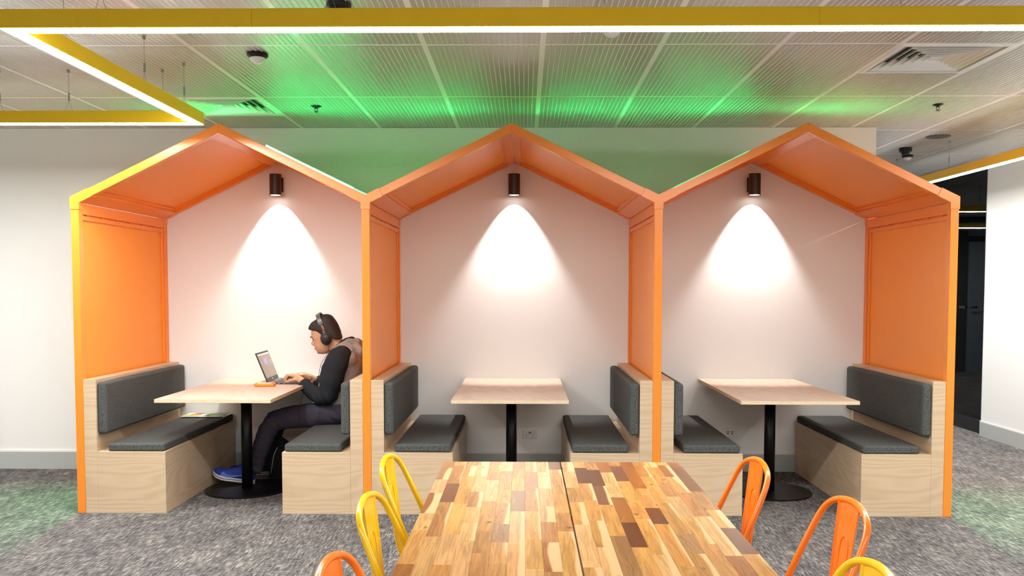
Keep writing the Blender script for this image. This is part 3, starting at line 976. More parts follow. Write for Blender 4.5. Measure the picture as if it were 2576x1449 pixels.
for (a, b_) in ((WX0, GAP - 0.0022), (GAP + 0.0022, WX1)):
    slab = B().box(a + 0.003, b_ - 0.003, WY0 + 0.003, WY1 - 0.003, WZ - 0.034, WZ - 0.006).build('tabletop_slab', 'ply_edge', wt)
    n = 10; w = (b_ - a) / n
    for c in range(n):
        y = WY1; first = True
        while y > WY0 + 0.001:
            ln = rng.uniform(0.05, 0.20) if first else rng.choice([0.18, 0.2, 0.24, 0.26, 0.3, 0.34, 0.38])
            first = False
            y2 = max(WY0, y - ln)
            if y2 - WY0 < 0.06:
                y2 = WY0
            xa, xb = a + c * w, a + (c + 1) * w
            key = rng.choices('CHTRDMGY', [20, 28, 18, 8, 0.6, 2.5, 6, 18])[0]
            for fx, fy, k2 in FIX:
                if xa <= fx <= xb and y2 <= fy <= y:
                    key = k2
            g = 0.00012
            hx, hy = (xb - xa) / 2 - g, (y - y2) / 2 - g
            ch_ = 0.0004
            top = WZ + rng.uniform(-0.00015, 0.0)
            vs = []
            for z, ins in ((WZ - 0.032, 0), (top - ch_, 0), (top, ch_)):
                vs += [(-hx + ins, -hy + ins, z), (hx - ins, -hy + ins, z), (hx - ins, hy - ins, z), (-hx + ins, hy - ins, z)]
            fs = [(3, 2, 1, 0), (8, 9, 10, 11)]
            for s in (0, 4):
                for i in range(4):
                    j = (i + 1) % 4
                    fs.append((s + i, s + j, s + 4 + j, s + 4 + i))
            me = B().add([(vx, vy, vz - WZ) for vx, vy, vz in vs], fs).mesh('stave', 'stave')
            o = ORG[wt.name]
            ob = link('stave', me, slab, loc=((xa + xb) / 2 - o.x, (y + y2) / 2 - o.y, WZ - o.z))
            col = PAL[key]
            jit = rng.uniform(0.88, 1.12)
            jit *= 0.68
            ob.color = (col[0] * jit, col[1] * jit * rng.uniform(0.95, 1.05), col[2] * jit * rng.uniform(0.9, 1.1), 1)
            y = y2
for sx in (WX0 + 0.07, WX1 - 0.07):
    for sy in (WY0 + 0.08, WY1 - 0.08):
        B().box(sx - 0.025, sx + 0.025, sy - 0.025, sy + 0.025, 0, WZ - 0.034).build('leg', 'black', wt, bevel=0.002)
for sy in (WY0 + 0.08, WY1 - 0.08):
    B().box(WX0 + 0.095, WX1 - 0.095, sy - 0.015, sy + 0.015, WZ - 0.075, WZ - 0.034).build('apron', 'black', wt)
for y in (-2.33, -2.86):
    B().cyl((GAP, y, WZ - 0.02), (GAP, y, WZ - 0.001), 0.002, 8).build('spacer_pin', 'steel', wt)

# ------------------------------------------------------------------ metal cafe chairs (built facing +x, origin under the seat centre)
def chair(mat, name, label, group):
    t = thing(name, label, 'chair', (0, 0, 0), group=group)
    SZ = 0.44
    TOPX = -0.275; TZc = 0.85
    tilt = lambda z: -0.278 + 0.44 * (0.849 - z)                                   # x of the raked hoop
    flat = lambda z: -0.278 + 0.13 * (0.849 - z) + 3.4 * max(0.0, 0.58 - z) ** 2     # x of the steeper splat
    # hoop
    hoop = [(tilt(SZ - 0.01), -0.158, SZ - 0.01), (tilt(0.55), -0.155, 0.55), (tilt(0.66), -0.152, 0.66), (tilt(0.75), -0.143, 0.75),
            (tilt(0.797), -0.130, 0.797), (tilt(0.826), -0.100, 0.826), (tilt(0.842), -0.05, 0.842), (tilt(0.847), 0, 0.847)]
    hoop = hoop + [(x, -y, z) for x, y, z in hoop[-2::-1]]
    B().tube(spline(hoop, 6), 0.0092, 12).build('back_hoop', mat, t, smooth=True, local=True)
    # flat splat with folded edges and a pressed arch
    b = B(); rings = []
    for i in range(13):
        z = SZ + 0.005 + (0.843 - SZ) * i / 12
        w = 0.040 + 0.022 * (i / 12)
        x = flat(z) + 0.003
        rings.append([Vector((x + 0.006, -w, z)), Vector((x, -w + 0.006, z)), Vector((x, w - 0.006, z)), Vector((x + 0.006, w, z)),
                      Vector((x + 0.0075, w, z)), Vector((x + 0.002, w - 0.007, z)), Vector((x + 0.002, -w + 0.007, z)), Vector((x + 0.0075, -w, z))])
    b.loft(rings)
    sp = b.build('back_splat', mat, t, local=True)
    arch = [(flat(z) + 0.0055, y, z) for y, z in ((-0.022, 0.50), (-0.024, 0.62), (-0.024, 0.715), (-0.017, 0.742), (0, 0.752), (0.017, 0.742), (0.024, 0.715), (0.024, 0.62), (0.022, 0.50))]
    B().tube(spline(arch, 4), 0.0018, 6).build('pressed_arch', mat, sp, smooth=True, local=True)
    # seat pan
    pts = []
    for cx, cy, a0 in ((0.145, 0.145, 0), (-0.125, 0.135, 90), (-0.125, -0.135, 180), (0.145, -0.145, 270)):
        for k in range(5):
            a = math.radians(a0 + k * 22.5)
            pts.append((cx + 0.035 * math.cos(a), cy + 0.035 * math.sin(a)))
    B().prism_xy(pts, SZ - 0.03, SZ).build('seat', mat, t, bevel=0.006, local=True)
    for sx, sy in ((1, 1), (1, -1), (-1, 1), (-1, -1)):
        top = (0.155 * sx - (0.01 if sx < 0 else 0), 0.150 * sy, SZ - 0.012)
        bot = (0.205 * sx, 0.200 * sy, 0.0)
        B().tube([top, bot], [0.021, 0.011], 8).build('leg', mat, t, smooth=True, local=True)
    B().tube([(0.17, -0.17, 0.24), (-0.17, 0.17, 0.24)], 0.006, 6).build('brace', mat, t, local=True)
    B().tube([(0.17, 0.17, 0.235), (-0.17, -0.17, 0.235)], 0.006, 6).build('brace', mat, t, local=True)
    return t
TOPOFF = -0.278
yc = chair('yellow_chair', 'cafe_chair', '', 'metal chairs along the acacia table')
oc = chair('orange_chair', 'cafe_chair', '', 'metal chairs along the acacia table')
CH = [('y', -0.388, -2.495, -0.08, 'yellow metal chair at the far left corner of the acacia table'),
      ('y', -0.356, -3.055, -0.08, 'nearer yellow metal chair on the left of the acacia table'),
      ('o', -0.335, -3.615, -0.08, 'orange metal chair at the bottom left, only its hoop showing'),
      ('o', 0.860, -2.525, math.pi + 0.08, 'orange metal chair at the far right corner of the acacia table'),
      ('o', 0.958, -3.085, math.pi + 0.08, 'nearer orange metal chair standing off the right table edge'),
      ('y', 0.807, -3.640, math.pi + 0.06, 'yellow metal chair at the bottom right, only its hoop showing')]
used = set()
for c, x, y, rz, lab in CH:
    src = yc if c == 'y' else oc
    o = src if c not in used else copy_tree(src)
    used.add(c)
    o.rotation_euler = (0, 0, rz)
    o.location = (x - TOPOFF * math.cos(rz), y - TOPOFF * math.sin(rz), 0)
    ORG[o.name] = Vector(o.location)
    o['label'] = lab

# ------------------------------------------------------------------ seated person (faces -x, on the right bench of the left booth)
HEAD = [(1.2110,-1.4070,-1.3500,0.030), (1.2000,-1.4240,-1.3360,0.045), (1.1850,-1.4380,-1.3240,0.058), (1.1680,-1.4560,-1.3100,0.066), (1.1500,-1.4720,-1.2980,0.072), (1.1300,-1.4800,-1.2900,0.075), (1.1120,-1.4830,-1.2830,0.077), (1.0940,-1.4840,-1.2780,0.078), (1.0770,-1.4850,-1.2740,0.078), (1.0590,-1.4850,-1.2730,0.078), (1.0480,-1.4790,-1.2730,0.077), (1.0360,-1.4690,-1.2760,0.076), (1.0210,-1.4650,-1.2910,0.074), (1.0070,-1.4620,-1.3050,0.071), (0.9920,-1.4600,-1.3170,0.067), (0.9770,-1.4540,-1.3260,0.062), (0.9660,-1.4500,-1.3350,0.056), (0.9540,-1.4450,-1.3470,0.048), (0.9440,-1.4350,-1.3590,0.038), (0.9360,-1.4200,-1.3820,0.022)]
HAIR = [(1.2270,-1.3910,-1.3650,0.028), (1.2200,-1.4120,-1.3410,0.045), (1.2080,-1.4260,-1.3270,0.058), (1.1970,-1.4350,-1.3180,0.067), (1.1850,-1.4500,-1.3100,0.073), (1.1730,-1.4710,-1.3010,0.077), (1.1620,-1.4840,-1.2940,0.080), (1.1500,-1.4930,-1.2880,0.082), (1.1350,-1.5000,-1.2820,0.083), (1.1240,-1.5050,-1.2770,0.083), (1.1140,-1.4980,-1.2730,0.083), (1.1060,-1.4680,-1.2700,0.083), (1.0890,-1.4480,-1.2670,0.083), (1.0740,-1.4340,-1.2630,0.082), (1.0630,-1.3580,-1.2610,0.081), (1.0540,-1.3250,-1.2610,0.078), (1.0470,-1.3050,-1.2670,0.060)]
NECK = [(-1.340,0.980,1.054,0.062), (-1.305,0.980,1.001,0.062), (-1.268,0.980,0.954,0.070)]
NOSE = [(-1.469,0.980,1.049,0.006), (-1.472,0.980,1.033,0.007), (-1.476,0.980,1.020,0.009), (-1.478,0.980,1.010,0.010), (-1.465,0.980,1.001,0.009)]
LIPS = [(-1.453,0.980,0.980,0.007), (-1.450,0.980,0.968,0.007)]
CHIN = [(-1.429,0.980,0.951,0.016)]
SLEEVE_N = [(-1.229,0.820,0.937,0.072), (-1.247,0.800,0.916,0.084), (-1.278,0.780,0.838,0.089), (-1.298,0.765,0.754,0.084), (-1.316,0.765,0.663,0.070), (-1.379,0.790,0.643,0.062), (-1.443,0.820,0.673,0.054), (-1.499,0.850,0.713,0.047)]
SLEEVE_F = [(-1.272,1.140,0.916,0.075), (-1.312,1.160,0.887,0.085), (-1.356,1.180,0.801,0.090), (-1.381,1.190,0.709,0.080), (-1.403,1.190,0.618,0.068), (-1.449,1.170,0.656,0.055), (-1.480,1.150,0.707,0.045)]
ARM_N = [(-1.223,0.820,0.920,0.050), (-1.282,0.770,0.782,0.050), (-1.316,0.765,0.663,0.036), (-1.431,0.820,0.682,0.027), (-1.514,0.865,0.737,0.025), (-1.549,0.890,0.755,0.026)]
ARM_F = [(-1.290,1.140,0.895,0.050), (-1.372,1.180,0.740,0.050), (-1.403,1.190,0.618,0.034), (-1.460,1.165,0.684,0.025), (-1.505,1.130,0.733,0.028), (-1.542,1.110,0.753,0.026)]
PALM_N = [(-1.542,0.885,0.755,0.024), (-1.579,0.905,0.774,0.022), (-1.614,0.920,0.781,0.018)]
PALM_N2 = [(-1.554,0.910,0.747,0.022), (-1.598,0.945,0.764,0.020), (-1.631,0.960,0.771,0.016)]
FIN_N1 = [(-1.610,0.905,0.782,0.011), (-1.641,0.910,0.785,0.009), (-1.654,0.910,0.764,0.009), (-1.661,0.912,0.738,0.008)]
FIN_N2 = [(-1.622,0.925,0.780,0.011), (-1.655,0.930,0.784,0.009), (-1.671,0.930,0.763,0.009), (-1.678,0.932,0.737,0.008)]
FIN_N3 = [(-1.627,0.945,0.775,0.010), (-1.658,0.950,0.776,0.009), (-1.674,0.952,0.757,0.009), (-1.681,0.955,0.735,0.008)]
FIN_N4 = [(-1.626,0.963,0.768,0.009), (-1.653,0.972,0.767,0.008), (-1.668,0.975,0.750,0.008), (-1.673,0.978,0.732,0.007)]
THUMB_N = [(-1.556,0.885,0.752,0.014), (-1.588,0.875,0.758,0.012), (-1.620,0.875,0.749,0.011), (-1.647,0.882,0.737,0.009)]
PALM_F = [(-1.536,1.110,0.750,0.024), (-1.558,1.090,0.767,0.021), (-1.581,1.075,0.777,0.017)]
PALM_F2 = [(-1.531,1.090,0.749,0.022), (-1.554,1.060,0.764,0.019), (-1.575,1.050,0.774,0.016)]
FIN_F1 = [(-1.579,1.090,0.776,0.011), (-1.605,1.085,0.785,0.009), (-1.623,1.085,0.767,0.009), (-1.629,1.085,0.743,0.008)]
FIN_F2 = [(-1.581,1.073,0.777,0.011), (-1.609,1.068,0.784,0.009), (-1.627,1.067,0.765,0.009), (-1.633,1.067,0.741,0.008)]
FIN_F3 = [(-1.576,1.055,0.776,0.010), (-1.601,1.050,0.780,0.009), (-1.618,1.050,0.762,0.009), (-1.624,1.050,0.739,0.008)]
FIN_F4 = [(-1.566,1.038,0.772,0.009), (-1.588,1.032,0.774,0.008), (-1.601,1.030,0.758,0.008), (-1.606,1.030,0.739,0.007)]
THUMB_F = [(-1.554,1.110,0.753,0.014), (-1.583,1.118,0.767,0.012), (-1.603,1.112,0.759,0.011), (-1.618,1.105,0.740,0.009)]
THIGH_N = [(-1.185,0.870,0.521,0.093), (-1.269,0.860,0.525,0.095), (-1.438,0.840,0.498,0.088), (-1.593,0.825,0.488,0.080), (-1.715,0.820,0.466,0.073), (-1.772,0.815,0.388,0.067), (-1.809,0.810,0.288,0.062), (-1.838,0.805,0.202,0.056), (-1.854,0.800,0.128,0.053)]
THIGH_F = [(-1.229,1.090,0.498,0.093), (-1.321,1.100,0.500,0.093), (-1.503,1.110,0.471,0.088), (-1.670,1.115,0.457,0.080), (-1.777,1.120,0.432,0.073), (-1.808,1.120,0.338,0.066), (-1.844,1.125,0.247,0.060), (-1.874,1.130,0.164,0.055), (-1.893,1.130,0.109,0.052)]
TORSO = [(-1.243,0.461,0.125,0.170), (-1.254,0.496,0.150,0.185), (-1.265,0.578,0.168,0.190), (-1.264,0.702,0.168,0.195), (-1.251,0.820,0.160,0.200), (-1.233,0.899,0.135,0.190), (-1.221,0.952,0.105,0.150), (-1.244,0.993,0.075,0.100)]
HOOD = [(-1.347,0.940,0.943,0.013), (-1.306,0.915,0.971,0.017), (-1.249,0.895,1.007,0.020), (-1.193,0.905,1.029,0.026), (-1.148,0.940,1.022,0.036), (-1.138,0.980,1.002,0.042), (-1.164,1.020,1.017,0.036), (-1.224,1.055,1.020,0.026), (-1.285,1.065,0.996,0.020), (-1.335,1.045,0.961,0.017), (-1.365,1.020,0.937,0.013)]
HOODBAG = [(-1.165,0.980,1.007,0.035), (-1.127,0.980,0.952,0.050), (-1.122,0.980,0.902,0.040)]
HOODBAG2 = [(-1.144,0.920,1.005,0.030), (-1.120,0.910,0.960,0.035), (-1.122,0.920,0.918,0.025)]
HOODBAG3 = [(-1.168,1.040,0.998,0.030), (-1.146,1.050,0.950,0.035), (-1.145,1.040,0.909,0.025)]
LINING = [(-1.289,0.915,0.991,0.011), (-1.247,0.910,1.026,0.014), (-1.214,0.920,1.043,0.017), (-1.185,0.950,1.047,0.020), (-1.182,0.980,1.042,0.022), (-1.197,1.010,1.044,0.020), (-1.238,1.040,1.036,0.017), (-1.276,1.050,1.017,0.014)]
CABLE = [(-1.345,0.885,1.025,0.002), (-1.336,0.870,0.997,0.002), (-1.341,0.850,0.946,0.002), (-1.353,0.800,0.913,0.002), (-1.364,0.750,0.875,0.002), (-1.383,0.760,0.797,0.002), (-1.403,0.800,0.745,0.002), (-1.392,0.800,0.679,0.002)]
CABLE2 = [(-1.637,0.860,0.729,0.002), (-1.565,0.840,0.727,0.002), (-1.528,0.830,0.718,0.002), (-1.507,0.800,0.679,0.002), (-1.509,0.750,0.613,0.002), (-1.521,0.740,0.544,0.002), (-1.518,0.735,0.473,0.002), (-1.490,0.735,0.437,0.002), (-1.447,0.735,0.431,0.002), (-1.405,0.735,0.468,0.002), (-1.376,0.735,0.516,0.002), (-1.368,0.730,0.560,0.002)]

YC = 0.98
who = thing('person', 'person in grey hoodie with dark sleeves and headphones typing on a laptop', 'person', (-1.25, YC, 0.0))

def superellipse_ring(z, x0, x1, w, n=28, p=2.3, yc=YC):
    cx, a = (x0 + x1) / 2, (x1 - x0) / 2
    r = []
    for k in range(n):
        t = 2 * math.pi * k / n
        c, s = math.cos(t), math.sin(t)
        r.append(Vector((cx + a * math.copysign(abs(c) ** (2 / p), c), yc + w * math.copysign(abs(s) ** (2 / p), s), z)))
    return r

def torso_rings(k=1.0, inset=0.0):
    return [superellipse_ring(z, x - a + inset, x + a - inset, w - inset, 28, 2.3) for x, z, a, w in TORSO]

# body: one continuous skin surface under the clothes
b = B()
b.loft([superellipse_ring(z, x0, x1, w, 30, 2.25) for z, x0, x1, w in HEAD])
b.chain(NECK); b.chain(NOSE, 10); b.chain(CHIN, 12)
for s in (-1, 1):
    b.ball((NOSE[-1][0] + 0.002, YC + s * 0.0105, NOSE[-1][2] + 0.002), 0.0078, 10, 8)       # nostril wings
    b.ball((-1.468, YC + s * 0.030, 1.059), (0.017, 0.024, 0.008), 10, 8)                     # brow ridge
    b.ball((-1.430, YC + s * 0.042, 1.010), (0.018, 0.014, 0.018), 10, 8)                     # cheek
    b.ball((-1.335, YC + s * 0.079, 1.045), (0.016, 0.010, 0.030), 10, 8)                     # ear
b.chain(LIPS, 10)
for z_, x_ in ((0.980, -1.455), (0.969, -1.452)):
    b.ball((x_, YC, z_), (0.008, 0.020, 0.0055), 12, 8)
b.loft(torso_rings(inset=0.032))
b.chain(ARM_N); b.chain(ARM_F)
for ch_ in (PALM_N, PALM_N2, PALM_F, PALM_F2):
    b.chain(ch_, 12)
b.tube([PALM_N[0][:3], PALM_N2[2][:3]], [0.02, 0.014], 10); b.tube([PALM_N2[0][:3], PALM_N[2][:3]], [0.02, 0.014], 10)
b.tube([PALM_F[0][:3], PALM_F2[2][:3]], [0.02, 0.014], 10); b.tube([PALM_F2[0][:3], PALM_F[2][:3]], [0.02, 0.014], 10)
for ch_ in (FIN_N1, FIN_N2, FIN_N3, FIN_N4, THUMB_N, FIN_F1, FIN_F2, FIN_F3, FIN_F4, THUMB_F):
    b.chain(ch_, 10)
b.chain([(x, y, z, r - 0.02) for x, y, z, r in THIGH_N]); b.chain([(x, y, z, r - 0.02) for x, y, z, r in THIGH_F])
body = organic('body', b, 0.0036, 'skin', who, 2, 0.5)

# face details
for s in (-1, 1):
    B().ball((-1.4555, YC + s * 0.0450, 1.0405), (0.0075, 0.0060, 0.0034), 12, 8).build('eye', 'eye_white', who, smooth=True)
    B().ball((-1.4600, YC + s * 0.0455, 1.0405), (0.0042, 0.0062, 0.0036), 12, 8).build('iris', 'eye_dark', who, smooth=True)
    B().tube(spline([(-1.4870, YC + s * 0.016, 1.0590), (-1.4825, YC + s * 0.037, 1.0630), (-1.4620, YC + s * 0.0565, 1.0590)], 5), [0.0030] * 4 + [0.0040] * 3 + [0.0030] * 3 + [0.0018], 8).build('eyebrow', 'hair', who, smooth=True)
    B().tube(spline([(-1.4690, YC + s * 0.034, 1.0440), (-1.4600, YC + s * 0.0465, 1.0462), (-1.4470, YC + s * 0.0530, 1.0425)], 4), 0.0018, 6).build('eyelash', 'hair', who, smooth=True)
B().tube(spline([(-1.446, YC - 0.026, 0.974), (-1.4600, YC, 0.9745), (-1.446, YC + 0.026, 0.974)], 6), [0.002] * 3 + [0.0042] * 7 + [0.002] * 3, 8).build('lips', 'lip', who, smooth=True)

# hair: shell over the crown with a short tuft, roughened
b = B()
b.loft([superellipse_ring(z, x0, x1, w + 0.003, 34, 2.3) for z, x0, x1, w in HAIR[::-1]])
hair = organic('hair', b, 0.0028, 'hair', who, 2, 0.5)
displace(hair, lambda c, n: (noise.noise(Vector((c.x * 120, c.y * 120, c.z * 70))) * 0.0030 + noise.noise(Vector((c.x * 320, c.y * 320, c.z * 120))) * 0.0035) * (max(0.0, n.z) * 0.9 + max(0.0, -n.x) * 0.4 + 0.15))

# hoodie: grey body, dark sleeves, hood
b = B()
b.loft(torso_rings())
b.ball((-1.21, YC - 0.13, 0.905), (0.09, 0.085, 0.075)); b.ball((-1.23, YC + 0.13, 0.895), (0.09, 0.085, 0.075))
b.ball((-1.33, YC, 0.545), (0.11, 0.165, 0.07))
hb = organic('hoodie_body', b, 0.008, 'hoodie', who, 5, 0.5)
displace(hb, lambda c, n: 0.006 * noise.noise(Vector((c.x * 9 + c.z * 5, c.y * 7, c.z * 16 - c.x * 8))))
for tab, nm in ((SLEEVE_N, 'sleeve'), (SLEEVE_F, 'sleeve')):
    b = B().chain(tab, 20)
    sl = organic(nm, b, 0.007, 'sleeve', who, 6, 0.5)
    o = ORG[who.name]
    e = Vector(tab[4][:3]) - o
    displace(sl, lambda c, n: 0.0045 * math.sin((c.x * 0.75 + c.z * 0.35) * 150 + 2.2 * noise.noise(c * 14)) * (0.2 + math.exp(-((c - e).length / 0.11) ** 2)) + 0.004 * noise.noise(c * 12))
    # ribbed cuff at the wrist
    q = Vector(tab[-1][:3]); p = Vector(tab[-2][:3]); dr = (q - p).normalized()
    B().tube([q - dr * 0.012, q + dr * 0.02, q + dr * 0.034, q + dr * 0.036], [0.046, 0.044, 0.041, 0.034], 22).build('cuff', 'sleeve', sl, smooth=True)
b = B().chain(HOOD, 14).chain(HOODBAG, 14).chain(HOODBAG2, 14).chain(HOODBAG3, 14)
b.ball((-1.20, YC - 0.085, 0.972), (0.07, 0.06, 0.035)); b.ball((-1.20, YC + 0.085, 0.965), (0.07, 0.06, 0.035))
hd = organic('hood', b, 0.006, 'hoodie', hb, 14, 0.5)
displace(hd, lambda c, n: 0.0035 * math.sin(c.x * 60 + c.z * 95 + 3 * noise.noise(c * 15)) * (1 if c.x > 0.02 else 0.25))
organic('hood_lining', B().chain(LINING, 14), 0.006, 'lining', hb, 4, 0.5)
# pale hem of the shirt under the hoodie
B().tube(spline([(-1.425, YC - 0.14, 0.575), (-1.455, YC - 0.07, 0.60), (-1.46, YC, 0.602), (-1.455, YC + 0.07, 0.60)], 5), 0.012, 10).build('shirt_hem', 'paper', who, smooth=True)

# trousers
b = B().chain(THIGH_N, 20).chain(THIGH_F, 20)
b.ball((-1.235, YC, 0.525), (0.13, 0.20, 0.085))
b.ball((-1.33, YC, 0.53), (0.10, 0.16, 0.07))
tr = organic('trousers', b, 0.008, 'trousers', who, 5, 0.5)
kn = [Vector(THIGH_N[4][:3]) - ORG[who.name], Vector(THIGH_F[4][:3]) - ORG[who.name], Vector(THIGH_N[1][:3]) - ORG[who.name], Vector(THIGH_N[8][:3]) - ORG[who.name]]
displace(tr, lambda c, n: 0.0028 * math.sin((c.x * 0.6 + c.z * 1.0) * 95 + 3.5 * noise.noise(c * 9)) * min(1, 0.2 + sum(math.exp(-((c - q).length / 0.13) ** 2) for q in kn)) + 0.005 * noise.noise(c * 9))
for v in tr.data.vertices:                       # flattened where it rests on the seat cushion
    if v.co.z < 0.441 and v.co.x > -0.17:
        v.co.z = 0.441

# shoes (built along -x from the heel, sole at z = 0)
def shoe(mat, label, heel, tilt, yaw, stripe):
    e = bpy.data.objects.new('shoe', None)
    COL.objects.link(e); e.parent = who
    o = ORG[who.name]
    e.location = Vector(heel) - o
    e.rotation_euler = (0, tilt, yaw)
    e['label'] = label
    ORG[e.name] = Vector(heel)
    L = 0.292
    def outline(s, grow=0.0):
        xs = [0.0, 0.02, 0.08, 0.15, 0.20, 0.245, 0.275, L]
        ws = [0.018, 0.031, 0.034, 0.040, 0.047, 0.044, 0.030, 0.008]
        pts = [(-x, w + grow) for x, w in zip(xs, ws)] + [(-x, -w - grow) for x, w in reversed(list(zip(xs, ws)))]
        return [Vector((p.x, p.y)) for p in spline([(x, y, 0) for x, y in pts], 4, True)]
    ol = outline(0)
    def layer(z0, z1, mt, nm, g):
        ri = []
        for z, gg in ((z0, g - 0.002), (z0 + 0.002, g), (z1 - 0.002, g), (z1, g - 0.002)):
            ring = []
            for p in ol:
                lift = 0.022 * max(0, (-p.x - 0.19) / 0.1) ** 2
                d = Vector((p.x + 0.14, p.y * 2.5)).normalized()
                ring.append(Vector((p.x + d.x * gg, p.y + d.y * gg * 0.8, z + lift)))
            ri.append(ring)
        B().loft(ri).build(nm, mt, e, smooth=False, local=True)
    layer(0.0, 0.010, 'sole', 'outsole', 0.004)
    layer(0.010, 0.016, 'sole_line', 'sole_stripe', 0.0035)
    layer(0.016, 0.026, 'sole', 'midsole', 0.004)
    # upper
    b = B(); rings = []
    prof = [(0.000, 0.024, 0.078), (0.015, 0.031, 0.092), (0.045, 0.034, 0.092), (0.080, 0.036, 0.088), (0.110, 0.038, 0.092), (0.140, 0.040, 0.083),
            (0.175, 0.044, 0.066), (0.205, 0.046, 0.054), (0.235, 0.044, 0.047), (0.260, 0.037, 0.040), (0.280, 0.025, 0.031), (0.290, 0.010, 0.022)]
    for x, w, hh in prof:
        lift = 0.022 * max(0, (x - 0.19) / 0.1) ** 2
        ring = []
        for k in range(17):
            a = math.pi * k / 16
            c, s = math.cos(a), math.sin(a)
            ring.append(Vector((-x, w * math.copysign(abs(c) ** 0.75, c), 0.022 + lift + hh * abs(s) ** 0.8)))
        ring += [Vector((-x, -w * 0.5, 0.018 + lift)), Vector((-x, w * 0.5, 0.018 + lift))]
        rings.append(ring)
    b.loft(rings)
    up = b.build('upper', mat, e, smooth=True, local=True)
    # laces across the instep
    for q in range(5):
        x = 0.125 + q * 0.020; hh = 0.107 - q * 0.0125
        B().tube(spline([(-x, -0.022, hh - 0.006), (-x - 0.004, 0, hh + 0.004), (-x, 0.022, hh - 0.006)], 4), 0.003, 6).build('lace', mat, up, smooth=True, local=True)
    B().box(-0.125, -0.085, -0.018, 0.018, 0.100, 0.124).build('tongue', mat, up, bevel=0.006, local=True)
    if stripe:
        sw = [(-0.235, 0.040), (-0.215, 0.030), (-0.185, 0.026), (-0.15, 0.031), (-0.085, 0.052), (-0.055, 0.064), (-0.10, 0.054), (-0.15, 0.046), (-0.19, 0.048), (-0.205, 0.056), (-0.212, 0.066), (-0.228, 0.056)]
        for sgn in (-1,):
            vs = []; fs = []
            for off in (0.0, 0.0025):
                for x, z in sw:
                    w = 0.0445 - max(0, (-0.17 - x)) * -0.02
                    ww = 0.036 + (min(0.2, -x) / 0.2) * 0.0095
                    ww *= max(0.2, 1 - ((z - 0.022) / 0.105) ** 2.2) ** 0.4
                    vs.append((x, sgn * (ww + off), z))
            n = len(sw)
            fs = [tuple(range(n)), tuple(range(2 * n - 1, n - 1, -1))] + [(i, (i + 1) % n, n + (i + 1) % n, n + i) for i in range(n)]
            B().add(vs, fs).build('side_logo', 'shoe_stripe', up, local=True)
    return e
shoe('shoe_blue', 'blue suede trainer with white sole', (-1.868, 0.80, 0.0135), math.radians(9), math.radians(4), True)
shoe('shoe_navy', 'far navy trainer with white sole', (-1.862, 1.18, 0.001), 0.0, math.radians(14), False)

# ------------------------------------------------------------------ headphones worn by the person
hp = thing('headphones', 'black over-ear headphones worn by the seated person', 'headphones', (-1.36, YC, 1.05))
Cx, Cz = -1.357, 1.068; Tx, Tz = -1.432, 1.232
def band_pt(a):
    return Vector((Cx + (Tx - Cx) * math.cos(a), YC + 0.098 * math.copysign(abs(math.sin(a)) ** 0.75, a), Cz + (Tz - Cz) * math.cos(a) ** 0.8 if math.cos(a) > 0 else Cz))
def flat_strip(a0, a1, w, th, nm, mat, n=18):
    ax = Vector((0.80, 0, 0.42)).normalized()
    rings = []
    for i in range(n + 1):
        a = a0 + (a1 - a0) * i / n
        p = band_pt(a)
        tn = (band_pt(min(a + 0.01, 1.5)) - band_pt(a - 0.01)).normalized()
        u = (ax - tn * ax.dot(tn)).normalized(); nn = tn.cross(u).normalized()
        rings.append([p + u * w + nn * th, p - u * w + nn * th, p - u * w - nn * th, p + u * w - nn * th])
    return B().loft(rings).build(nm, mat, hp, bevel=0.001)
flat_strip(-1.02, 1.02, 0.0150, 0.0045, 'headband', 'grey_plastic')
for s in (-1, 1):
    flat_strip(*sorted((s * 0.86, s * 1.10)), 0.0165, 0.0065, 'slider', 'grey_plastic', 6)
    for q in (-0.005, 0.005):
        p0 = band_pt(s * 1.08); p1 = band_pt(s * 1.34)
        d = Vector((0.8, 0, 0.42)) * q
        B().cyl(p0 + d, p1 + d, 0.0024, 8).build('rod', 'copper', hp)
    yk = YC + s * 0.098
    B().tube(spline([(-1.374, yk, 1.112), (-1.366, yk + s * 0.004, 1.098), (-1.362, yk + s * 0.002, 1.082)], 4), 0.011, 10).build('yoke', 'grey_plastic', hp, smooth=True)
    # cushion and shell, axis along y
    def disc(prof, nm, mat, ex=0.85):
        n = 32; rings = []
        for r, yy in prof:
            rings.append([Vector((-1.357 + r * ex * math.cos(2 * math.pi * k / n) , YC + s * yy, 1.055 + r * math.sin(2 * math.pi * k / n))) for k in range(n)])
        return B().loft(rings).build(nm, mat, hp, smooth=True)
    disc([(0.030, 0.074), (0.046, 0.076), (0.050, 0.084), (0.048, 0.094), (0.036, 0.097)], 'ear_cushion', 'rubber')
    disc([(0.036, 0.095), (0.036, 0.102), (0.033, 0.112), (0.026, 0.115), (0.022, 0.1145), (0.020, 0.1165), (0.004, 0.1175)], 'ear_cup', 'rubber')
B().tube(spline([c[:3] for c in CABLE], 6), 0.0017, 6).build('cable', 'rubber', hp, smooth=True)
B().tube(spline([c[:3] for c in CABLE2], 6), 0.0017, 6).build('cable', 'rubber', hp, smooth=True)

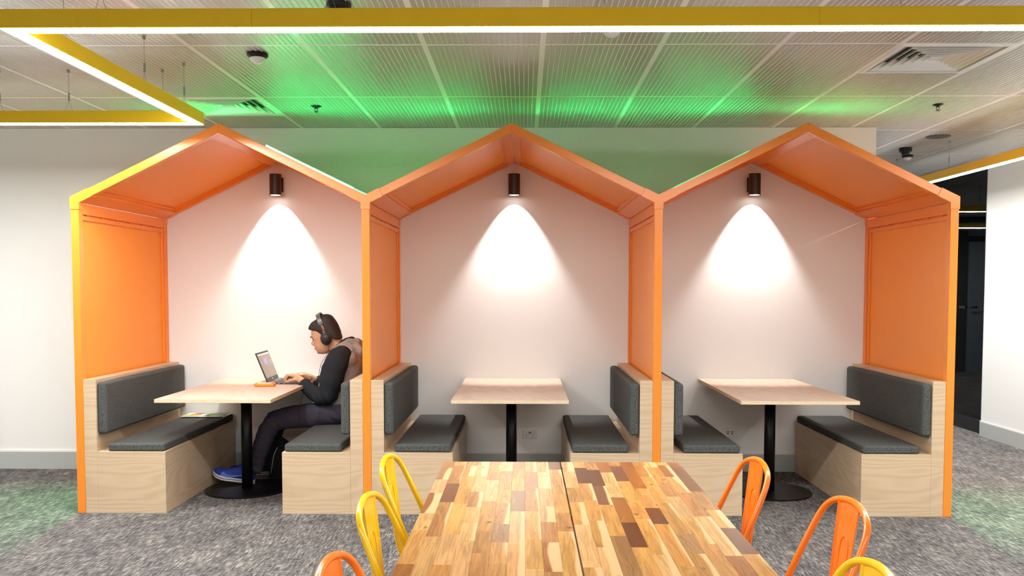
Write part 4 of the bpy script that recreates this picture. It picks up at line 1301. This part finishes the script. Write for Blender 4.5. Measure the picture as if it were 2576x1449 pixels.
# ------------------------------------------------------------------ laptop
LPX, LPY = -1.785, 1.035
lp = thing('laptop', 'open dark laptop with grey screen on the left booth table', 'laptop', (LPX, LPY, TZ), rot=(0, 0, math.radians(2.5)))
B().box(0.0, 0.262, -0.17, 0.17, 0.001, 0.013).build('base', 'laptop', lp, bevel=0.003, local=True)
dk = B().box(0.006, 0.256, -0.164, 0.164, 0.0128, 0.0142).build('deck', 'laptop_deck', lp, local=True)
for r in range(5):
    for c in range(13):
        x = 0.045 + r * 0.0215; y = -0.142 + c * 0.0219
        B().box(x, x + 0.0185, y, y + 0.0188, 0.0141, 0.0156).build('key', 'key', dk, local=True)
B().box(0.165, 0.245, -0.05, 0.05, 0.0141, 0.0146).build('trackpad', 'laptop', dk, local=True)
for y in (-0.1695,):
    for x, ln in ((0.07, 0.016), (0.11, 0.012), (0.14, 0.012)):
        B().box(x, x + ln, y - 0.0012, y, 0.004, 0.009).build('port', 'steel', lp, local=True)
lid = bpy.data.objects.new('lid', None)
COL.objects.link(lid); lid.parent = lp; lid.location = (0.0, 0, 0.014); lid.rotation_euler = (0, math.radians(-21.5), 0)
ORG[lid.name] = Vector((0, 0, 0))
B().box(-0.008, 0.0, -0.17, 0.17, 0, 0.228).build('shell', 'laptop', lid, bevel=0.002, local=True)
B().box(0.0, 0.0006, -0.158, 0.158, 0.030, 0.214).build('screen', 'screen', lid, local=True)
B().box(0.0006, 0.0010, -0.158, 0.158, 0.203, 0.214).build('title_bar', 'screen_bar', lid, local=True)
B().box(0.0006, 0.0010, -0.045, 0.030, 0.128, 0.172).build('window_pane', 'screen_blue', lid, local=True)
for z in (0.128, 0.136, 0.144, 0.152):
    B().box(0.0006, 0.0010, 0.115, 0.115 + 0.03 - (z - 0.128) * 0.6, z, z + 0.003).build('text_line', 'screen_bar', lid, local=True)
B().box(0.0006, 0.0010, -0.14, -0.11, 0.150, 0.153).build('text_line', 'screen_bar', lid, local=True)
B().box(0.0, 0.0008, -0.008, 0.008, 0.010, 0.020).build('brand_mark', 'paper', lid, local=True)
B().box(0.0, 0.0008, -0.003, 0.003, 0.219, 0.223).build('webcam', 'key', lid, local=True)

# ------------------------------------------------------------------ portable drive
hd_ = thing('portable_drive', 'small orange rubber-edged portable drive beside the laptop', 'hard drive', (-1.765, 0.757, TZ), rot=(0, 0, math.radians(6)))
B().box(-0.070, 0.070, -0.043, 0.043, 0.0005, 0.022).build('bumper', 'orange_rubber', hd_, bevel=0.009, seg=4, local=True)
B().box(-0.050, 0.050, -0.030, 0.030, 0.021, 0.0228).build('metal_plate', 'white_plastic', hd_, local=True)

# ------------------------------------------------------------------ brochures on the left bench
def brochure(loc, rz, label, w, l, prints):
    t = thing('brochure', label, 'brochure', loc, group='brochures on the left bench', rot=(0, 0, rz))
    B().box(-w / 2, w / 2, -l / 2, l / 2, 0.0002, 0.0030).build('cover', 'paper', t, local=True)
    for x0, x1, y0, y1, mt, nm in prints:
        B().box(x0 * w - w / 2, x1 * w - w / 2, y0 * l - l / 2, y1 * l - l / 2, 0.0030, 0.0033).build(nm, mt, t, local=True)
brochure((-2.335, 1.23, 0.4445), math.radians(-2), 'lower brochure peeking out from under the green one', 0.30, 0.21,
         [(0.05, 0.8, 0.82, 0.95, 'print_lime', 'printed_band'), (0.86, 0.98, 0.15, 0.45, 'print_brown', 'printed_photo'), (0.86, 0.98, 0.5, 0.8, 'print_lime', 'printed_photo')])
brochure((-2.362, 1.205, 0.4480), math.radians(1), 'green brochure with a food photo lying on top', 0.30, 0.21,
         [(0.52, 0.98, 0.08, 0.92, 'print_green', 'printed_panel'), (0.04, 0.42, 0.10, 0.42, 'print_lime', 'printed_photo'), (0.12, 0.42, 0.40, 0.68, 'print_orange', 'printed_photo'),
          (0.18, 0.5, 0.70, 0.92, 'print_brown', 'printed_photo'), (0.60, 0.64, 0.15, 0.85, 'print_lime', 'printed_line'), (0.85, 0.89, 0.4, 0.6, 'paper', 'printed_mark')])

# ------------------------------------------------------------------ backpack under the seat
bp = thing('backpack', 'black backpack on the floor between the seated person\'s feet and the bench', 'backpack', (-1.71, 0.97, 0))
b = B().ball((-1.71, 0.97, 0.16), (0.095, 0.085, 0.155), 18, 12)
b.box(-1.79, -1.63, 0.905, 1.035, 0.014, 0.20)
b.ball((-1.75, 0.93, 0.12), (0.055, 0.05, 0.10), 14, 10)
bb = organic('bag_body', b, 0.010, 'backpack', bp, 5, 0.5)
displace(bb, lambda c, n: 0.006 * noise.noise(c * 18))
B().tube(spline([(-1.75, 0.95, 0.29), (-1.72, 0.94, 0.335), (-1.68, 0.95, 0.30)], 6), 0.007, 8).build('grab_handle', 'backpack', bp, smooth=True)
B().tube(spline([(-1.765, 0.872, 0.07), (-1.755, 0.870, 0.13), (-1.745, 0.880, 0.20), (-1.72, 0.892, 0.26)], 6), 0.003, 6).build('zip', 'steel', bp, smooth=True)
B().tube(spline([(-1.68, 0.885, 0.25), (-1.665, 0.865, 0.15), (-1.67, 0.875, 0.05)], 6), 0.010, 8).build('strap', 'backpack', bp, smooth=True)
B().box(-1.675, -1.659, 0.850, 0.858, 0.165, 0.185).build('buckle', 'steel', bp)

bpy.data.scenes.remove(TMP_SCENE)
